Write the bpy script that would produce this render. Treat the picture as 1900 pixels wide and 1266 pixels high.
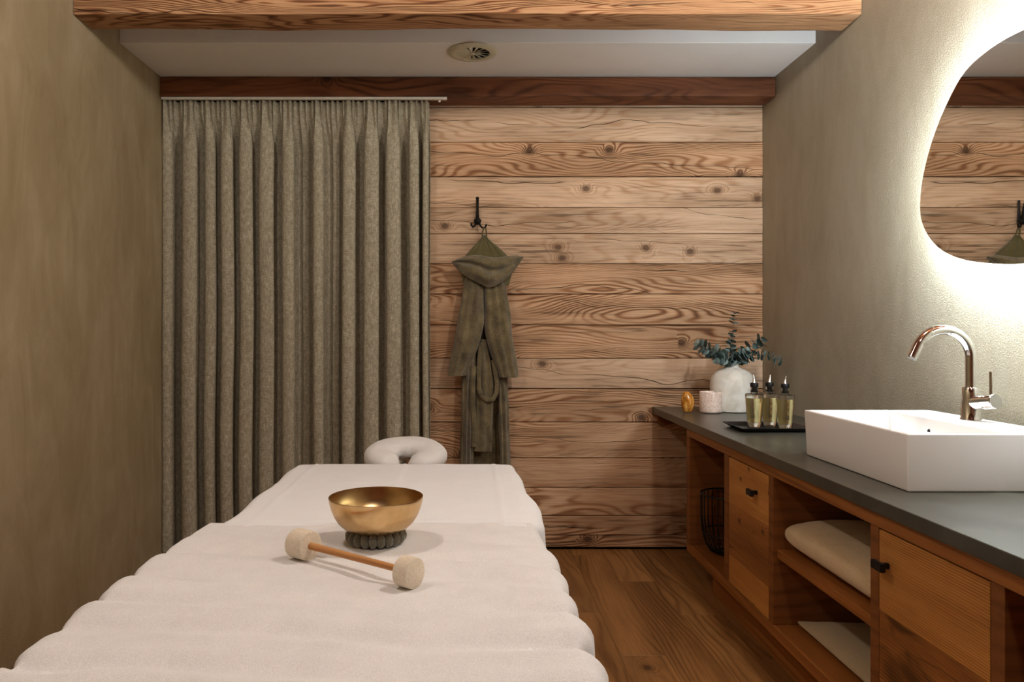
import bpy, bmesh, math, random
from mathutils import Vector, Matrix, noise as mnoise
from math import sin, cos, pi, radians as R

# ------------------------------------------------------------------ clear
for o in list(bpy.data.objects):
    bpy.data.objects.remove(o, do_unlink=True)
scene = bpy.context.scene
COL = scene.collection
random.seed(7)

# ------------------------------------------------------------------ camera
EYE = 1.2325
cam_d = bpy.data.cameras.new('camera')
cam = bpy.data.objects.new('camera', cam_d)
COL.objects.link(cam)
cam.location = (0, 0, EYE)
cam.rotation_euler = (R(90), 0, 0)
cam_d.sensor_width = 36
cam_d.lens = 1400 / 1900 * 36
cam_d.shift_x = (950 - 867) / 1900
cam_d.shift_y = -(633 - 614) / 1900
cam_d.clip_start = 0.02
scene.camera = cam

# ------------------------------------------------------------------ world, exposure
w = bpy.data.worlds.new('world')
scene.world = w
w.use_nodes = True
w.node_tree.nodes['Background'].inputs[0].default_value = (0.9, 0.95, 1.0, 1)
w.node_tree.nodes['Background'].inputs[1].default_value = 0.0
vs = scene.view_settings
vs.view_transform = 'Standard'
vs.look = 'None'
vs.gamma = 1
vs.use_curve_mapping = False
vs.exposure = 0.68

# light settings used by the lamp builders further down
LAMP_STRENGTH = 140.0        # opal globe ceiling lamps
LAMP_COLOR = (1.0, 0.95, 0.875)
LED_STRENGTH = 115.0         # strip behind the mirror
LED_COLOR = (0.78, 0.91, 1.0)

# ------------------------------------------------------------------ node helpers
def new_mat(name):
    m = bpy.data.materials.new(name)
    m.use_nodes = True
    nt = m.node_tree
    for n in list(nt.nodes):
        nt.nodes.remove(n)
    out = nt.nodes.new('ShaderNodeOutputMaterial')
    b = nt.nodes.new('ShaderNodeBsdfPrincipled')
    nt.links.new(b.outputs[0], out.inputs[0])
    return m, nt, b

class N:
    """tiny node-graph builder"""
    def __init__(s, nt): s.nt = nt
    def node(s, t, **kw):
        n = s.nt.nodes.new(t)
        for k, v in kw.items(): setattr(n, k, v)
        return n
    def put(s, sock, v):
        if isinstance(v, bpy.types.NodeSocket): s.nt.links.new(v, sock)
        else: sock.default_value = v
    def math(s, op, a, b=0.0, c=None, clamp=False):
        n = s.node('ShaderNodeMath', operation=op, use_clamp=clamp)
        s.put(n.inputs[0], a); s.put(n.inputs[1], b)
        if c is not None: s.put(n.inputs[2], c)
        return n.outputs[0]
    def vmul(s, v, k):
        n = s.node('ShaderNodeVectorMath', operation='MULTIPLY')
        s.put(n.inputs[0], v); s.put(n.inputs[1], k); return n.outputs[0]
    def vadd(s, v, k):
        n = s.node('ShaderNodeVectorMath', operation='ADD')
        s.put(n.inputs[0], v); s.put(n.inputs[1], k); return n.outputs[0]
    def noise(s, v, scale=1.0, detail=3.0, rough=0.5, dist=0.0):
        n = s.node('ShaderNodeTexNoise')
        s.put(n.inputs['Vector'], v); n.inputs['Scale'].default_value = scale
        n.inputs['Detail'].default_value = detail; n.inputs['Roughness'].default_value = rough
        n.inputs['Distortion'].default_value = dist
        return n.outputs['Fac']
    def voro(s, v, scale=1.0, feature='F1', rnd=1.0, dims='3D'):
        n = s.node('ShaderNodeTexVoronoi', feature=feature, voronoi_dimensions=dims)
        s.put(n.inputs['Vector'], v); n.inputs['Scale'].default_value = scale
        n.inputs['Randomness'].default_value = rnd
        return n
    def rng(s, v, a, b, c=0.0, d=1.0, smooth=True):
        n = s.node('ShaderNodeMapRange', interpolation_type='SMOOTHSTEP' if smooth else 'LINEAR')
        s.put(n.inputs[0], v)
        for i, x in enumerate((a, b, c, d)): s.put(n.inputs[1 + i], x)
        return n.outputs[0]
    def ramp(s, v, stops):
        n = s.node('ShaderNodeValToRGB')
        s.put(n.inputs[0], v)
        el = n.color_ramp.elements
        while len(el) < len(stops): el.new(0.5)
        for e, (p, c) in zip(el, stops):
            e.position = p; e.color = (*c, 1)
        return n.outputs[0]
    def mix(s, f, a, b, mode='MIX'):
        n = s.node('ShaderNodeMix', data_type='RGBA', blend_type=mode)
        s.put(n.inputs[0], f)
        s.put(n.inputs[6], a if isinstance(a, bpy.types.NodeSocket) else (*a, 1))
        s.put(n.inputs[7], b if isinstance(b, bpy.types.NodeSocket) else (*b, 1))
        return n.outputs[2]
    def bump(s, h, strength=0.3, dist=0.002):
        n = s.node('ShaderNodeBump')
        n.inputs['Strength'].default_value = strength; n.inputs['Distance'].default_value = dist
        s.put(n.inputs['Height'], h); return n.outputs[0]
    def obj(s, rnd=True):
        t = s.node('ShaderNodeTexCoord')
        v = t.outputs['Object']
        if rnd:
            i = s.node('ShaderNodeObjectInfo')
            c = s.node('ShaderNodeCombineXYZ')
            for k, f in enumerate((37.0, 91.0, 53.0)):
                s.put(c.inputs[k], s.math('MULTIPLY', i.outputs['Random'], f))
            v = s.vadd(v, c.outputs[0])
            s.rand = i.outputs['Random']
        return v

def srgb(r, g, b):
    def f(c):
        c /= 255.0
        return c / 12.92 if c <= 0.04045 else ((c + 0.055) / 1.055) ** 2.4
    return (f(r), f(g), f(b))

def simple(name, col, rough=0.5, metal=0.0, var=1.0, **kw):
    m, nt, b = new_mat(name)
    g = N(nt)
    v = g.obj()
    n = g.noise(v, 40, 2)
    c = g.mix(g.rng(n, 0.3, 0.7), tuple(x * (1 - 0.06 * var) for x in col), tuple(min(1, x * (1 + 0.05 * var)) for x in col))
    nt.links.new(c, b.inputs['Base Color'])
    b.inputs['Roughness'].default_value = rough
    b.inputs['Metallic'].default_value = metal
    for k, x in kw.items():
        b.inputs[k.replace('_', ' ')].default_value = x
    return m

def wood(name, light, mid, dark, axis='X', across='Z', ring=10.0, warp=16.0, wscale=3.0, knots=0.2, crack=0.6,
         rough=0.6, bump=0.5, fib=0.35, var=0.25, tone=0.45, spec=0.3, contrast=0.6, kscale=1.0, sharp=2.6, stain=0.0, streak=0.2):
    m, nt, b = new_mat(name)
    g = N(nt)
    v = g.obj()
    sp = g.node('ShaderNodeSeparateXYZ'); nt.links.new(v, sp.inputs[0])
    ax = {'X': 0, 'Y': 1, 'Z': 2}
    u = sp.outputs[ax[axis]]
    wv = sp.outputs[ax[across]]
    third = sp.outputs[[k for k in range(3) if k not in (ax[axis], ax[across])][0]]
    def vec(a, b_, c):
        n = g.node('ShaderNodeCombineXYZ')
        g.put(n.inputs[0], g.math('MULTIPLY', u, a)); g.put(n.inputs[1], g.math('MULTIPLY', wv, b_))
        g.put(n.inputs[2], g.math('MULTIPLY', third, c)); return n.outputs[0]
    n1 = g.noise(vec(0.55, wscale, wscale * 0.6), 1.0, 2.5, 0.5)
    n1b = g.noise(vec(4.0, 22.0, 22.0), 1.0, 2, 0.5)
    # knots: round spots that push the grain aside
    vo = g.voro(vec(4.2 * kscale, 5.6 * kscale, 1.0), 1.0, dims='2D')
    d = vo.outputs['Distance']
    cs = g.node('ShaderNodeSeparateColor'); nt.links.new(vo.outputs['Color'], cs.inputs[0])
    sel = g.math('LESS_THAN', cs.outputs[0], knots)
    infl = g.math('MULTIPLY', g.math('POWER', g.rng(d, 0.0, 0.5, 1.0, 0.0, False), 3.0), sel)
    kd = g.math('ADD', d, g.math('MULTIPLY', g.math('SUBTRACT', g.noise(v, 55, 3), 0.5), 0.06))
    core = g.math('MULTIPLY', g.rng(kd, 0.055, 0.10, 1.0, 0.0), sel)
    halo = g.math('MULTIPLY', g.rng(kd, 0.08, 0.19, 1.0, 0.0), sel)
    ringc = g.math('ADD', g.math('MULTIPLY', wv, ring), g.math('MULTIPLY', n1, warp))
    ringc = g.math('ADD', ringc, g.math('MULTIPLY', n1b, 0.45))
    ringc = g.math('ADD', ringc, g.math('MULTIPLY', infl, 6.0))
    s1 = g.math('SINE', g.math('MULTIPLY', ringc, 6.2832))
    s1 = g.math('MULTIPLY_ADD', s1, 0.5, 0.5)
    s1 = g.math('POWER', s1, sharp)
    pres = g.rng(g.noise(vec(0.8, 6, 3), 1.0, 3), 0.36, 0.64)
    pres = g.math('MAXIMUM', pres, g.rng(infl, 0.03, 0.3))
    s1 = g.math('MULTIPLY', s1, g.math('MULTIPLY_ADD', pres, 0.85, 0.15))
    f1 = g.noise(vec(3, 125, 125), 1.0, 4, 0.7)
    f2 = g.noise(vec(16, 420, 420), 1.0, 2, 0.6)
    # drying cracks: thin lines that run almost with the grain
    cw = g.noise(vec(1.3, 2.0, 2.0), 1.0, 3, 0.55)
    cl_ = g.math('ADD', g.math('MULTIPLY', wv, 7.0), g.math('ADD', g.math('MULTIPLY', u, 0.33), g.math('MULTIPLY', cw, 1.6)))
    cl_ = g.math('ADD', cl_, g.math('MULTIPLY', g.noise(vec(12, 12, 12), 1.0, 2), 0.06))
    fr = g.math('ABSOLUTE', g.math('SUBTRACT', g.math('FRACT', cl_), 0.5))
    ck = g.rng(fr, 0.0, 0.014, 1.0, 0.0)
    cm = g.rng(g.noise(vec(1.6, 5, 3), 1.0, 2), 0.46, 0.54)
    ck = g.math('MULTIPLY', g.math('MULTIPLY', ck, cm), crack)
    fac = g.math('ADD', g.math('MULTIPLY', s1, contrast), g.math('MULTIPLY', g.math('SUBTRACT', f1, 0.35), fib * 1.6), clamp=True)
    col = g.ramp(fac, [(0.0, light), (0.45, mid), (1.0, dark)])
    tn = g.noise(vec(0.9, 5.5, 3), 1.0, 5, 0.65)
    tcol = g.mix(g.rng(tn, 0.35, 0.7), (1 + tone * 0.25,) * 3, (1 - tone * 0.75, 1 - tone * 0.85, 1 - tone))
    col = g.mix(1.0, col, tcol, 'MULTIPLY')
    if stain:
        sn = g.noise(vec(2.4, 7, 4), 1.0, 3, 0.6, 0.8)
        col = g.mix(g.math('MULTIPLY', g.rng(sn, 0.56, 0.68), stain), col, tuple(x * 0.25 for x in dark))
    stv = g.rng(g.noise(vec(3.5, 75, 75), 1.0, 2, 0.5), 0.56, 0.68)
    col = g.mix(g.math('MULTIPLY', g.math('MULTIPLY', stv, streak), g.rng(tn, 0.38, 0.62)), col, tuple(x * 0.5 for x in dark))
    col = g.mix(g.math('MULTIPLY', halo, 0.45), col, dark)
    col = g.mix(g.math('MULTIPLY', core, 0.6), col, tuple(x * 0.4 for x in dark))
    col = g.mix(ck, col, tuple(x * 0.15 for x in dark))
    hv = g.node('ShaderNodeHueSaturation')
    g.put(hv.inputs['Value'], g.math('MULTIPLY_ADD', g.rand, var, 1 - var * 0.5))
    g.put(hv.inputs['Color'], col)
    nt.links.new(hv.outputs[0], b.inputs['Base Color'])
    h = g.math('ADD', g.math('MULTIPLY', s1, -0.6), g.math('MULTIPLY', f1, -0.5))
    h = g.math('ADD', h, g.math('MULTIPLY', ck, -2.5))
    h = g.math('ADD', h, g.math('MULTIPLY', core, -0.5))
    nt.links.new(g.bump(h, bump, 0.003), b.inputs['Normal'])
    g.put(b.inputs['Roughness'], g.math('MULTIPLY_ADD', f2, 0.2, rough - 0.1))
    b.inputs['Specular IOR Level'].default_value = spec
    return m

def plaster(name, c1, c2, c3, bscale, bstr, rough=0.75, streak=1.0, spec=0.3):
    m, nt, b = new_mat(name)
    g = N(nt)
    v = g.obj(False)
    a = g.noise(g.vmul(v, (1, 1.0, 0.7)), 1.6, 5, 0.6, 0.6)
    s = g.noise(g.vmul(v, (3, 3.0, 0.9)), 2.2, 4, 0.65, 1.2)
    col = g.ramp(g.math('MULTIPLY_ADD', s, 0.45 * streak, g.math('MULTIPLY', a, 1 - 0.45 * streak)),
                 [(0.30, c1), (0.5, c2), (0.72, c3)])
    nt.links.new(col, b.inputs['Base Color'])
    big = g.noise(v, bscale, 3, 0.55)
    sm = g.noise(v, bscale * 3.1, 2, 0.5)
    tr = g.noise(g.vmul(v, (1, 1, 0.5)), 9, 3, 0.5, 0.8)
    h = g.math('ADD', g.math('MULTIPLY', g.rng(big, 0.42, 0.62), 1.0), g.math('MULTIPLY', sm, 0.4))
    h = g.math('ADD', h, g.math('MULTIPLY', tr, 1.2))
    nt.links.new(g.bump(h, bstr, 0.002), b.inputs['Normal'])
    b.inputs['Roughness'].default_value = rough
    b.inputs['Specular IOR Level'].default_value = spec
    return m

def cloth(name, c1, c2, scale=900, bstr=0.4, rough=0.9, aniso=(1, 1, 1), mott=0.3, sheen=0.3):
    m, nt, b = new_mat(name)
    g = N(nt)
    v = g.obj(False)
    n = g.noise(g.vmul(v, aniso), scale, 2, 0.6)
    bgn = g.noise(v, 14, 4, 0.6)
    f = g.math('ADD', g.math('MULTIPLY', n, 1 - mott), g.math('MULTIPLY', bgn, mott))
    nt.links.new(g.ramp(f, [(0.36, c1), (0.66, c2)]), b.inputs['Base Color'])
    nt.links.new(g.bump(n, bstr, 0.002), b.inputs['Normal'])
    b.inputs['Roughness'].default_value = rough
    b.inputs['Specular IOR Level'].default_value = 0.1
    b.inputs['Sheen Weight'].default_value = sheen
    b.inputs['Sheen Roughness'].default_value = 0.6
    return m

def linen(name):
    m, nt, b = new_mat(name)
    g = N(nt)
    v = g.obj(False)
    wa = g.noise(g.vmul(v, (420, 420, 40)), 1.0, 2, 0.6)
    we = g.noise(g.vmul(v, (50, 50, 520)), 1.0, 2, 0.6)
    bl = g.noise(g.vmul(v, (60, 60, 30)), 1.0, 3, 0.6)
    f = g.math('ADD', g.math('MULTIPLY', wa, 0.5), g.math('MULTIPLY', we, 0.5))
    f = g.math('ADD', g.math('MULTIPLY', f, 0.8), g.math('MULTIPLY', bl, 0.2))
    col = g.ramp(f, [(0.34, srgb(128, 120, 102)), (0.5, srgb(166, 157, 136)), (0.64, srgb(212, 204, 183))])
    nt.links.new(col, b.inputs['Base Color'])
    nt.links.new(g.bump(f, 0.5, 0.002), b.inputs['Normal'])
    b.inputs['Roughness'].default_value = 0.9
    b.inputs['Specular IOR Level'].default_value = 0.1
    return m

# ------------------------------------------------------------------ materials
M = {}
M['plaster_left'] = plaster('plaster_left', srgb(144, 125, 92), srgb(164, 147, 115), srgb(184, 168, 140), 160, 0.16, 0.6, 1.0)
M['plaster_right'] = plaster('plaster_right', srgb(148, 137, 114), srgb(164, 153, 131), srgb(177, 167, 147), 210, 0.75, 0.62, 0.8, 0.4)
M['ceil'] = plaster('ceiling_paint', srgb(236, 233, 228), srgb(240, 237, 232), srgb(243, 240, 236), 200, 0.05, 0.8, 0.6)
M['plank'] = wood('old_spruce_board', srgb(224, 194, 164), srgb(188, 146, 110), srgb(104, 68, 42), 'X', 'Z',
                  ring=30, warp=34, wscale=3.0, knots=0.26, crack=1.0, rough=0.62, bump=0.8, var=0.12, tone=0.34, contrast=0.27, fib=0.62, streak=0.65)
M['plank_old'] = wood('weathered_spruce_board', srgb(214, 176, 140), srgb(168, 120, 82), srgb(82, 48, 26), 'X', 'Z',
                      ring=34, warp=40, wscale=3.0, knots=0.12, crack=0.7, rough=0.66, bump=1.0, var=0.16, tone=0.40, contrast=0.72, fib=0.46, sharp=2.2, streak=0.6)
M['beam'] = wood('hewn_beam', srgb(210, 164, 122), srgb(160, 108, 70), srgb(72, 40, 20), 'X', 'Z',
                 ring=40, warp=40, wscale=6.0, knots=0.10, crack=0.7, rough=0.7, bump=1.0, var=0.05, tone=0.35, contrast=0.75, fib=0.4, streak=0.5)
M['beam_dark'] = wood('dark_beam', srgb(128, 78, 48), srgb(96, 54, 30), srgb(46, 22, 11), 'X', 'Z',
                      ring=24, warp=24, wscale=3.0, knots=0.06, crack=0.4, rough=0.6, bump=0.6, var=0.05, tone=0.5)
M['floor'] = wood('oak_floor', srgb(166, 120, 70), srgb(134, 92, 50), srgb(84, 52, 24), 'Y', 'X',
                  ring=30, warp=14, wscale=3.0, knots=0.02, crack=0.15, rough=0.42, bump=0.08, var=0.06, tone=0.5, contrast=0.45, spec=0.4)
M['cab'] = wood('cabinet_frame_wood', srgb(168, 106, 50), srgb(140, 83, 34), srgb(96, 52, 18), 'Y', 'Z',
                ring=30, warp=5, wscale=2.0, knots=0.0, crack=0.0, rough=0.5, bump=0.12, var=0.08, tone=0.25, contrast=0.45)
M['cab_in'] = wood('cabinet_inner_wood', srgb(140, 86, 42), srgb(116, 68, 30), srgb(80, 43, 17), 'X', 'Z',
                   ring=24, warp=5, wscale=2.0, knots=0.0, crack=0.0, rough=0.55, bump=0.1, var=0.05, tone=0.25, contrast=0.4)
M['door'] = wood('old_door_board', srgb(206, 146, 76), srgb(176, 112, 50), srgb(96, 50, 18), 'Y', 'Z',
                 ring=150, warp=10, wscale=2.2, knots=0.16, crack=0.0, rough=0.5, bump=0.25, var=0.1, tone=0.3, contrast=0.5, kscale=2.6, sharp=1.5)
M['linen'] = linen('curtain_linen')
M['sheet'] = cloth('white_sheet', srgb(232, 233, 236), srgb(242, 243, 245), 700, 0.08, 0.85, mott=0.2, sheen=0.1)
M['towel'] = cloth('white_terry', srgb(222, 220, 220), srgb(245, 244, 244), 520, 0.5, 0.95, mott=0.25, sheen=0.35)
M['cream'] = cloth('cream_terry', srgb(202, 172, 124), srgb(234, 208, 164), 420, 0.6, 0.95, mott=0.2, sheen=0.3)
M['beige'] = cloth('beige_cover', srgb(190, 166, 126), srgb(212, 190, 152), 500, 0.3, 0.9, mott=0.2, sheen=0.15)
M['robe'] = cloth('olive_terry', srgb(58, 49, 28), srgb(142, 126, 90), 330, 1.0, 0.95, mott=0.5, sheen=0.35)
M['robe_in'] = cloth('olive_lining', srgb(84, 78, 46), srgb(114, 105, 68), 600, 0.3, 0.9, mott=0.3, sheen=0.2)
M['felt'] = cloth('grey_felt', srgb(84, 80, 66), srgb(134, 128, 110), 500, 0.8, 0.95, mott=0.4, sheen=0.4)
M['head_felt'] = cloth('cream_felt', srgb(214, 198, 174), srgb(236, 224, 204), 260, 0.4, 0.9, mott=0.4, sheen=0.3)
M['rail'] = simple('white_rail', srgb(226, 220, 208), 0.4)
M['vent'] = simple('vent_plastic', srgb(206, 198, 172), 0.45)
M['black'] = simple('black_iron', srgb(24, 22, 21), 0.45, 0.4)
M['dark'] = simple('dark_void', srgb(18, 14, 11), 0.9)
M['chrome'] = simple('chrome', (0.86, 0.86, 0.87), 0.06, 1.0)
M['steel'] = simple('brushed_steel', (0.62, 0.62, 0.62), 0.3, 1.0)
M['ceramic'] = simple('white_ceramic', srgb(238, 235, 232), 0.12, var=0.0)
M['tray'] = simple('black_tray', srgb(26, 25, 25), 0.35)
M['stick'] = wood('beech_stick', srgb(204, 150, 96), srgb(184, 124, 72), srgb(150, 92, 46), 'X', 'Z', ring=60, warp=6, knots=0.0, crack=0.0,
                  rough=0.45, bump=0.05, var=0, tone=0.15, contrast=0.4)
M['pour'] = simple('pourer_metal', (0.75, 0.72, 0.68), 0.18, 1.0)
M['leg'] = simple('table_leg_wood', srgb(120, 84, 52), 0.5)
M['pad'] = simple('table_pad_vinyl', srgb(200, 192, 180), 0.5)

def m_brass():
    m, nt, b = new_mat('brushed_brass')
    g = N(nt); v = g.obj(False)
    sp = g.node('ShaderNodeSeparateXYZ'); nt.links.new(v, sp.inputs[0])
    c = g.node('ShaderNodeCombineXYZ')
    g.put(c.inputs[2], g.math('MULTIPLY', sp.outputs[2], 900))
    n = g.noise(c.outputs[0], 1, 3)
    n2 = g.noise(v, 30, 4)
    nt.links.new(g.mix(g.rng(n2, 0.3, 0.7), srgb(206, 170, 118), srgb(222, 188, 138)), b.inputs['Base Color'])
    b.inputs['Metallic'].default_value = 1
    g.put(b.inputs['Roughness'], g.math('MULTIPLY_ADD', n, 0.16, 0.17))
    b.inputs['Anisotropic'].default_value = 0.75
    tg = g.node('ShaderNodeTangent', direction_type='RADIAL', axis='Z')
    nt.links.new(tg.outputs[0], b.inputs['Tangent'])
    nt.links.new(g.bump(n, 0.06, 0.0005), b.inputs['Normal'])
    return m
M['brass'] = m_brass()

def m_stone_top():
    m, nt, b = new_mat('dark_stone_top')
    g = N(nt); v = g.obj(False)
    a = g.noise(v, 7, 4, 0.6)
    nt.links.new(g.ramp(a, [(0.3, srgb(58, 56, 48)), (0.55, srgb(70, 68, 59)), (0.75, srgb(86, 84, 75))]), b.inputs['Base Color'])
    g.put(b.inputs['Roughness'], g.math('MULTIPLY_ADD', a, 0.10, 0.26))
    b.inputs['Specular IOR Level'].default_value = 0.5
    return m
M['top'] = m_stone_top()

def m_mirror():
    m, nt, b = new_mat('mirror_glass')
    b.inputs['Base Color'].default_value = (0.88, 0.89, 0.88, 1)
    b.inputs['Metallic'].default_value = 1
    b.inputs['Roughness'].default_value = 0.01
    return m
M['mirror'] = m_mirror()

def m_emit(name, col, st):
    m = bpy.data.materials.new(name); m.use_nodes = True
    nt = m.node_tree
    for n in list(nt.nodes): nt.nodes.remove(n)
    out = nt.nodes.new('ShaderNodeOutputMaterial'); e = nt.nodes.new('ShaderNodeEmission')
    e.inputs[0].default_value = (*col, 1); e.inputs[1].default_value = st
    nt.links.new(e.outputs[0], out.inputs[0]); return m
M['led'] = m_emit('mirror_led', LED_COLOR, LED_STRENGTH)

def m_glass(name, col, ior=1.45, rough=0.0):
    m, nt, b = new_mat(name)
    b.inputs['Base Color'].default_value = (*col, 1)
    b.inputs['Transmission Weight'].default_value = 1
    b.inputs['IOR'].default_value = ior
    b.inputs['Roughness'].default_value = rough
    return m
M['glass'] = m_glass('clear_glass', (0.97, 0.98, 0.96))
M['oil'] = m_glass('yellow_oil', srgb(250, 240, 186), 1.3)

def m_votive():
    m, nt, b = new_mat('mottled_pink_glass')
    g = N(nt); v = g.obj(False)
    a = g.voro(v, 160).outputs['Distance']
    n = g.noise(v, 30, 4)
    c = g.ramp(g.math('MULTIPLY_ADD', a, 0.6, g.math('MULTIPLY', n, 0.5)), [(0.3, srgb(208, 168, 148)), (0.5, srgb(228, 202, 186)), (0.72, srgb(244, 228, 216))])
    nt.links.new(c, b.inputs['Base Color'])
    b.inputs['Roughness'].default_value = 0.22
    b.inputs['Subsurface Weight'].default_value = 0.3
    b.inputs['Subsurface Radius'].default_value = (0.02, 0.012, 0.01)
    nt.links.new(g.bump(a, 0.35, 0.001), b.inputs['Normal'])
    return m
M['votive'] = m_votive()

def m_amber():
    m, nt, b = new_mat('amber_calcite')
    g = N(nt); v = g.obj(False)
    a = g.noise(g.vmul(v, (1, 1, 0.6)), 26, 5, 0.6, 1.0)
    nt.links.new(g.ramp(a, [(0.32, srgb(120, 66, 14)), (0.48, srgb(196, 128, 44)), (0.66, srgb(236, 190, 112))]), b.inputs['Base Color'])
    b.inputs['Roughness'].default_value = 0.15
    b.inputs['Subsurface Weight'].default_value = 0.25
    b.inputs['Subsurface Radius'].default_value = (0.03, 0.015, 0.005)
    return m
M['amber'] = m_amber()

def m_vase():
    m, nt, b = new_mat('chalky_vase')
    g = N(nt); v = g.obj(False)
    a = g.noise(v, 18, 5, 0.6, 0.5)
    nt.links.new(g.ramp(a, [(0.3, srgb(206, 198, 184)), (0.5, srgb(226, 220, 208)), (0.7, srgb(238, 233, 224))]), b.inputs['Base Color'])
    b.inputs['Roughness'].default_value = 0.6
    nt.links.new(g.bump(a, 0.2, 0.002), b.inputs['Normal'])
    return m
M['vase'] = m_vase()

def m_leaf():
    m, nt, b = new_mat('eucalyptus_leaf')
    g = N(nt); v = g.obj()
    a = g.noise(v, 60, 3)
    f = g.math('ADD', g.math('MULTIPLY', a, 0.5), g.math('MULTIPLY', g.rand, 0.5))
    nt.links.new(g.ramp(f, [(0.2, srgb(46, 64, 60)), (0.5, srgb(92, 114, 111)), (0.8, srgb(156, 176, 173))]), b.inputs['Base Color'])
    b.inputs['Roughness'].default_value = 0.55
    return m
M['leaf'] = m_leaf()
M['stem'] = simple('eucalyptus_stem', srgb(92, 84, 66), 0.7)

# ------------------------------------------------------------------ mesh helpers
def link(name, me, mat=None, parent=None, loc=(0, 0, 0), rot=(0, 0, 0), smooth=False):
    o = bpy.data.objects.new(name, me)
    COL.objects.link(o)
    o.location = loc; o.rotation_euler = rot
    if parent is not None: o.parent = parent
    if mat is not None and not me.materials: me.materials.append(M[mat])
    if smooth:
        me.polygons.foreach_set('use_smooth', [True] * len(me.polygons))
        me.set_sharp_from_angle(angle=R(42))
    return o

def tag(o, label, cat, group=None):
    o['label'] = label; o['category'] = cat
    if group: o['group'] = group
    return o

def thing(name, label, cat, loc=(0, 0, 0), rot=(0, 0, 0), group=None):
    o = bpy.data.objects.new(name, None)
    o.empty_display_size = 0.05
    COL.objects.link(o); o.location = loc; o.rotation_euler = rot
    return tag(o, label, cat, group)

def struct(o):
    o['kind'] = 'structure'; return o

def bm_mesh(bm, name='mesh'):
    bmesh.ops.recalc_face_normals(bm, faces=bm.faces[:])
    me = bpy.data.meshes.new(name); bm.to_mesh(me); bm.free(); return me

def box_mesh(sx, sy, sz, bevel=0.0, seg=2, center=(0, 0, 0)):
    bm = bmesh.new()
    bmesh.ops.create_cube(bm, size=1)
    for v in bm.verts:
        v.co = Vector((v.co.x * sx, v.co.y * sy, v.co.z * sz)) + Vector(center)
    if bevel > 0:
        bmesh.ops.bevel(bm, geom=bm.edges[:], offset=bevel, segments=seg, affect='EDGES', profile=0.5)
    return bm_mesh(bm)

def box(name, x0, x1, y0, y1, z0, z1, mat, parent=None, bevel=0.0, seg=2, smooth=False):
    """box with its origin at its own centre; parent assumed at the world origin unless given an offset"""
    me = box_mesh(x1 - x0, y1 - y0, z1 - z0, bevel, seg)
    loc = Vector(((x0 + x1) / 2, (y0 + y1) / 2, (z0 + z1) / 2))
    if parent is not None: loc = loc - Vector(parent.location)
    return link(name, me, mat, parent, loc, smooth=smooth)

def lathe_mesh(prof, n=48, close_ends=True):
    bm = bmesh.new(); rings = []
    for r, z in prof:
        if r < 1e-6: rings.append([bm.verts.new((0, 0, z))])
        else: rings.append([bm.verts.new((r * cos(2 * pi * i / n), r * sin(2 * pi * i / n), z)) for i in range(n)])
    for a, b in zip(rings, rings[1:]):
        for i in range(n):
            j = (i + 1) % n
            if len(a) == 1 and len(b) == 1: continue
            if len(a) == 1: bm.faces.new((a[0], b[j], b[i]))
            elif len(b) == 1: bm.faces.new((a[i], a[j], b[0]))
            else: bm.faces.new((a[i], a[j], b[j], b[i]))
    return bm_mesh(bm)

def tube_mesh(pts, rad, n=12, caps=True, squash=None, up=None):
    """sweep a circle (rad scalar / list / (a,b) ellipse via squash) along pts"""
    pts = [Vector(p) for p in pts]
    bm = bmesh.new(); rings = []
    t0 = (pts[1] - pts[0]).normalized()
    ref = Vector(up) if up else (Vector((0, 0, 1)) if abs(t0.z) < 0.9 else Vector((1, 0, 0)))
    nrm = (ref - t0 * ref.dot(t0)).normalized()
    for k, p in enumerate(pts):
        if k == 0: t = t0
        elif k == len(pts) - 1: t = (pts[-1] - pts[-2]).normalized()
        else: t = (pts[k + 1] - pts[k - 1]).normalized()
        nrm = (nrm - t * nrm.dot(t)).normalized()
        bn = t.cross(nrm)
        r = rad[k] if isinstance(rad, (list, tuple)) else rad
        a = b = r
        if squash: b = r * squash
        rings.append([bm.verts.new(p + nrm * (a * cos(2 * pi * i / n)) + bn * (b * sin(2 * pi * i / n))) for i in range(n)])
    for A, B in zip(rings, rings[1:]):
        for i in range(n):
            j = (i + 1) % n
            bm.faces.new((A[i], A[j], B[j], B[i]))
    if caps:
        bm.faces.new(rings[0][::-1]); bm.faces.new(rings[-1])
    return bm_mesh(bm)

def grid_mesh(fn, nu, nv, thick=0.0):
    bm = bmesh.new()
    vs_ = [[bm.verts.new(fn(i / nu, j / nv)) for j in range(nv + 1)] for i in range(nu + 1)]
    for i in range(nu):
        for j in range(nv):
            bm.faces.new((vs_[i][j], vs_[i + 1][j], vs_[i + 1][j + 1], vs_[i][j + 1]))
    me = bpy.data.meshes.new('grid'); bm.to_mesh(me); bm.free(); return me

def solidify(o, t, off=-1.0):
    m = o.modifiers.new('thickness', 'SOLIDIFY'); m.thickness = t; m.offset = off; return o

def subsurf(o, n=2):
    m = o.modifiers.new('smooth', 'SUBSURF'); m.levels = n; m.render_levels = n; return o

def lerp(a, b, t): return a + (b - a) * t
def sstep(a, b, x):
    t = max(0.0, min(1.0, (x - a) / (b - a))); return t * t * (3 - 2 * t)
def interp(tab, x):
    if x <= tab[0][0]: return tab[0][1]
    for (a, va), (b, vb) in zip(tab, tab[1:]):
        if x <= b: return lerp(va, vb, (x - a) / (b - a))
    return tab[-1][1]
def n3(x, y, z): return mnoise.noise(Vector((x, y, z)))

# ================================================================== THE ROOM
XL, XR, YB, YF = -1.66, 1.664, 4.27, -1.7
ZC = 2.90
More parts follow.
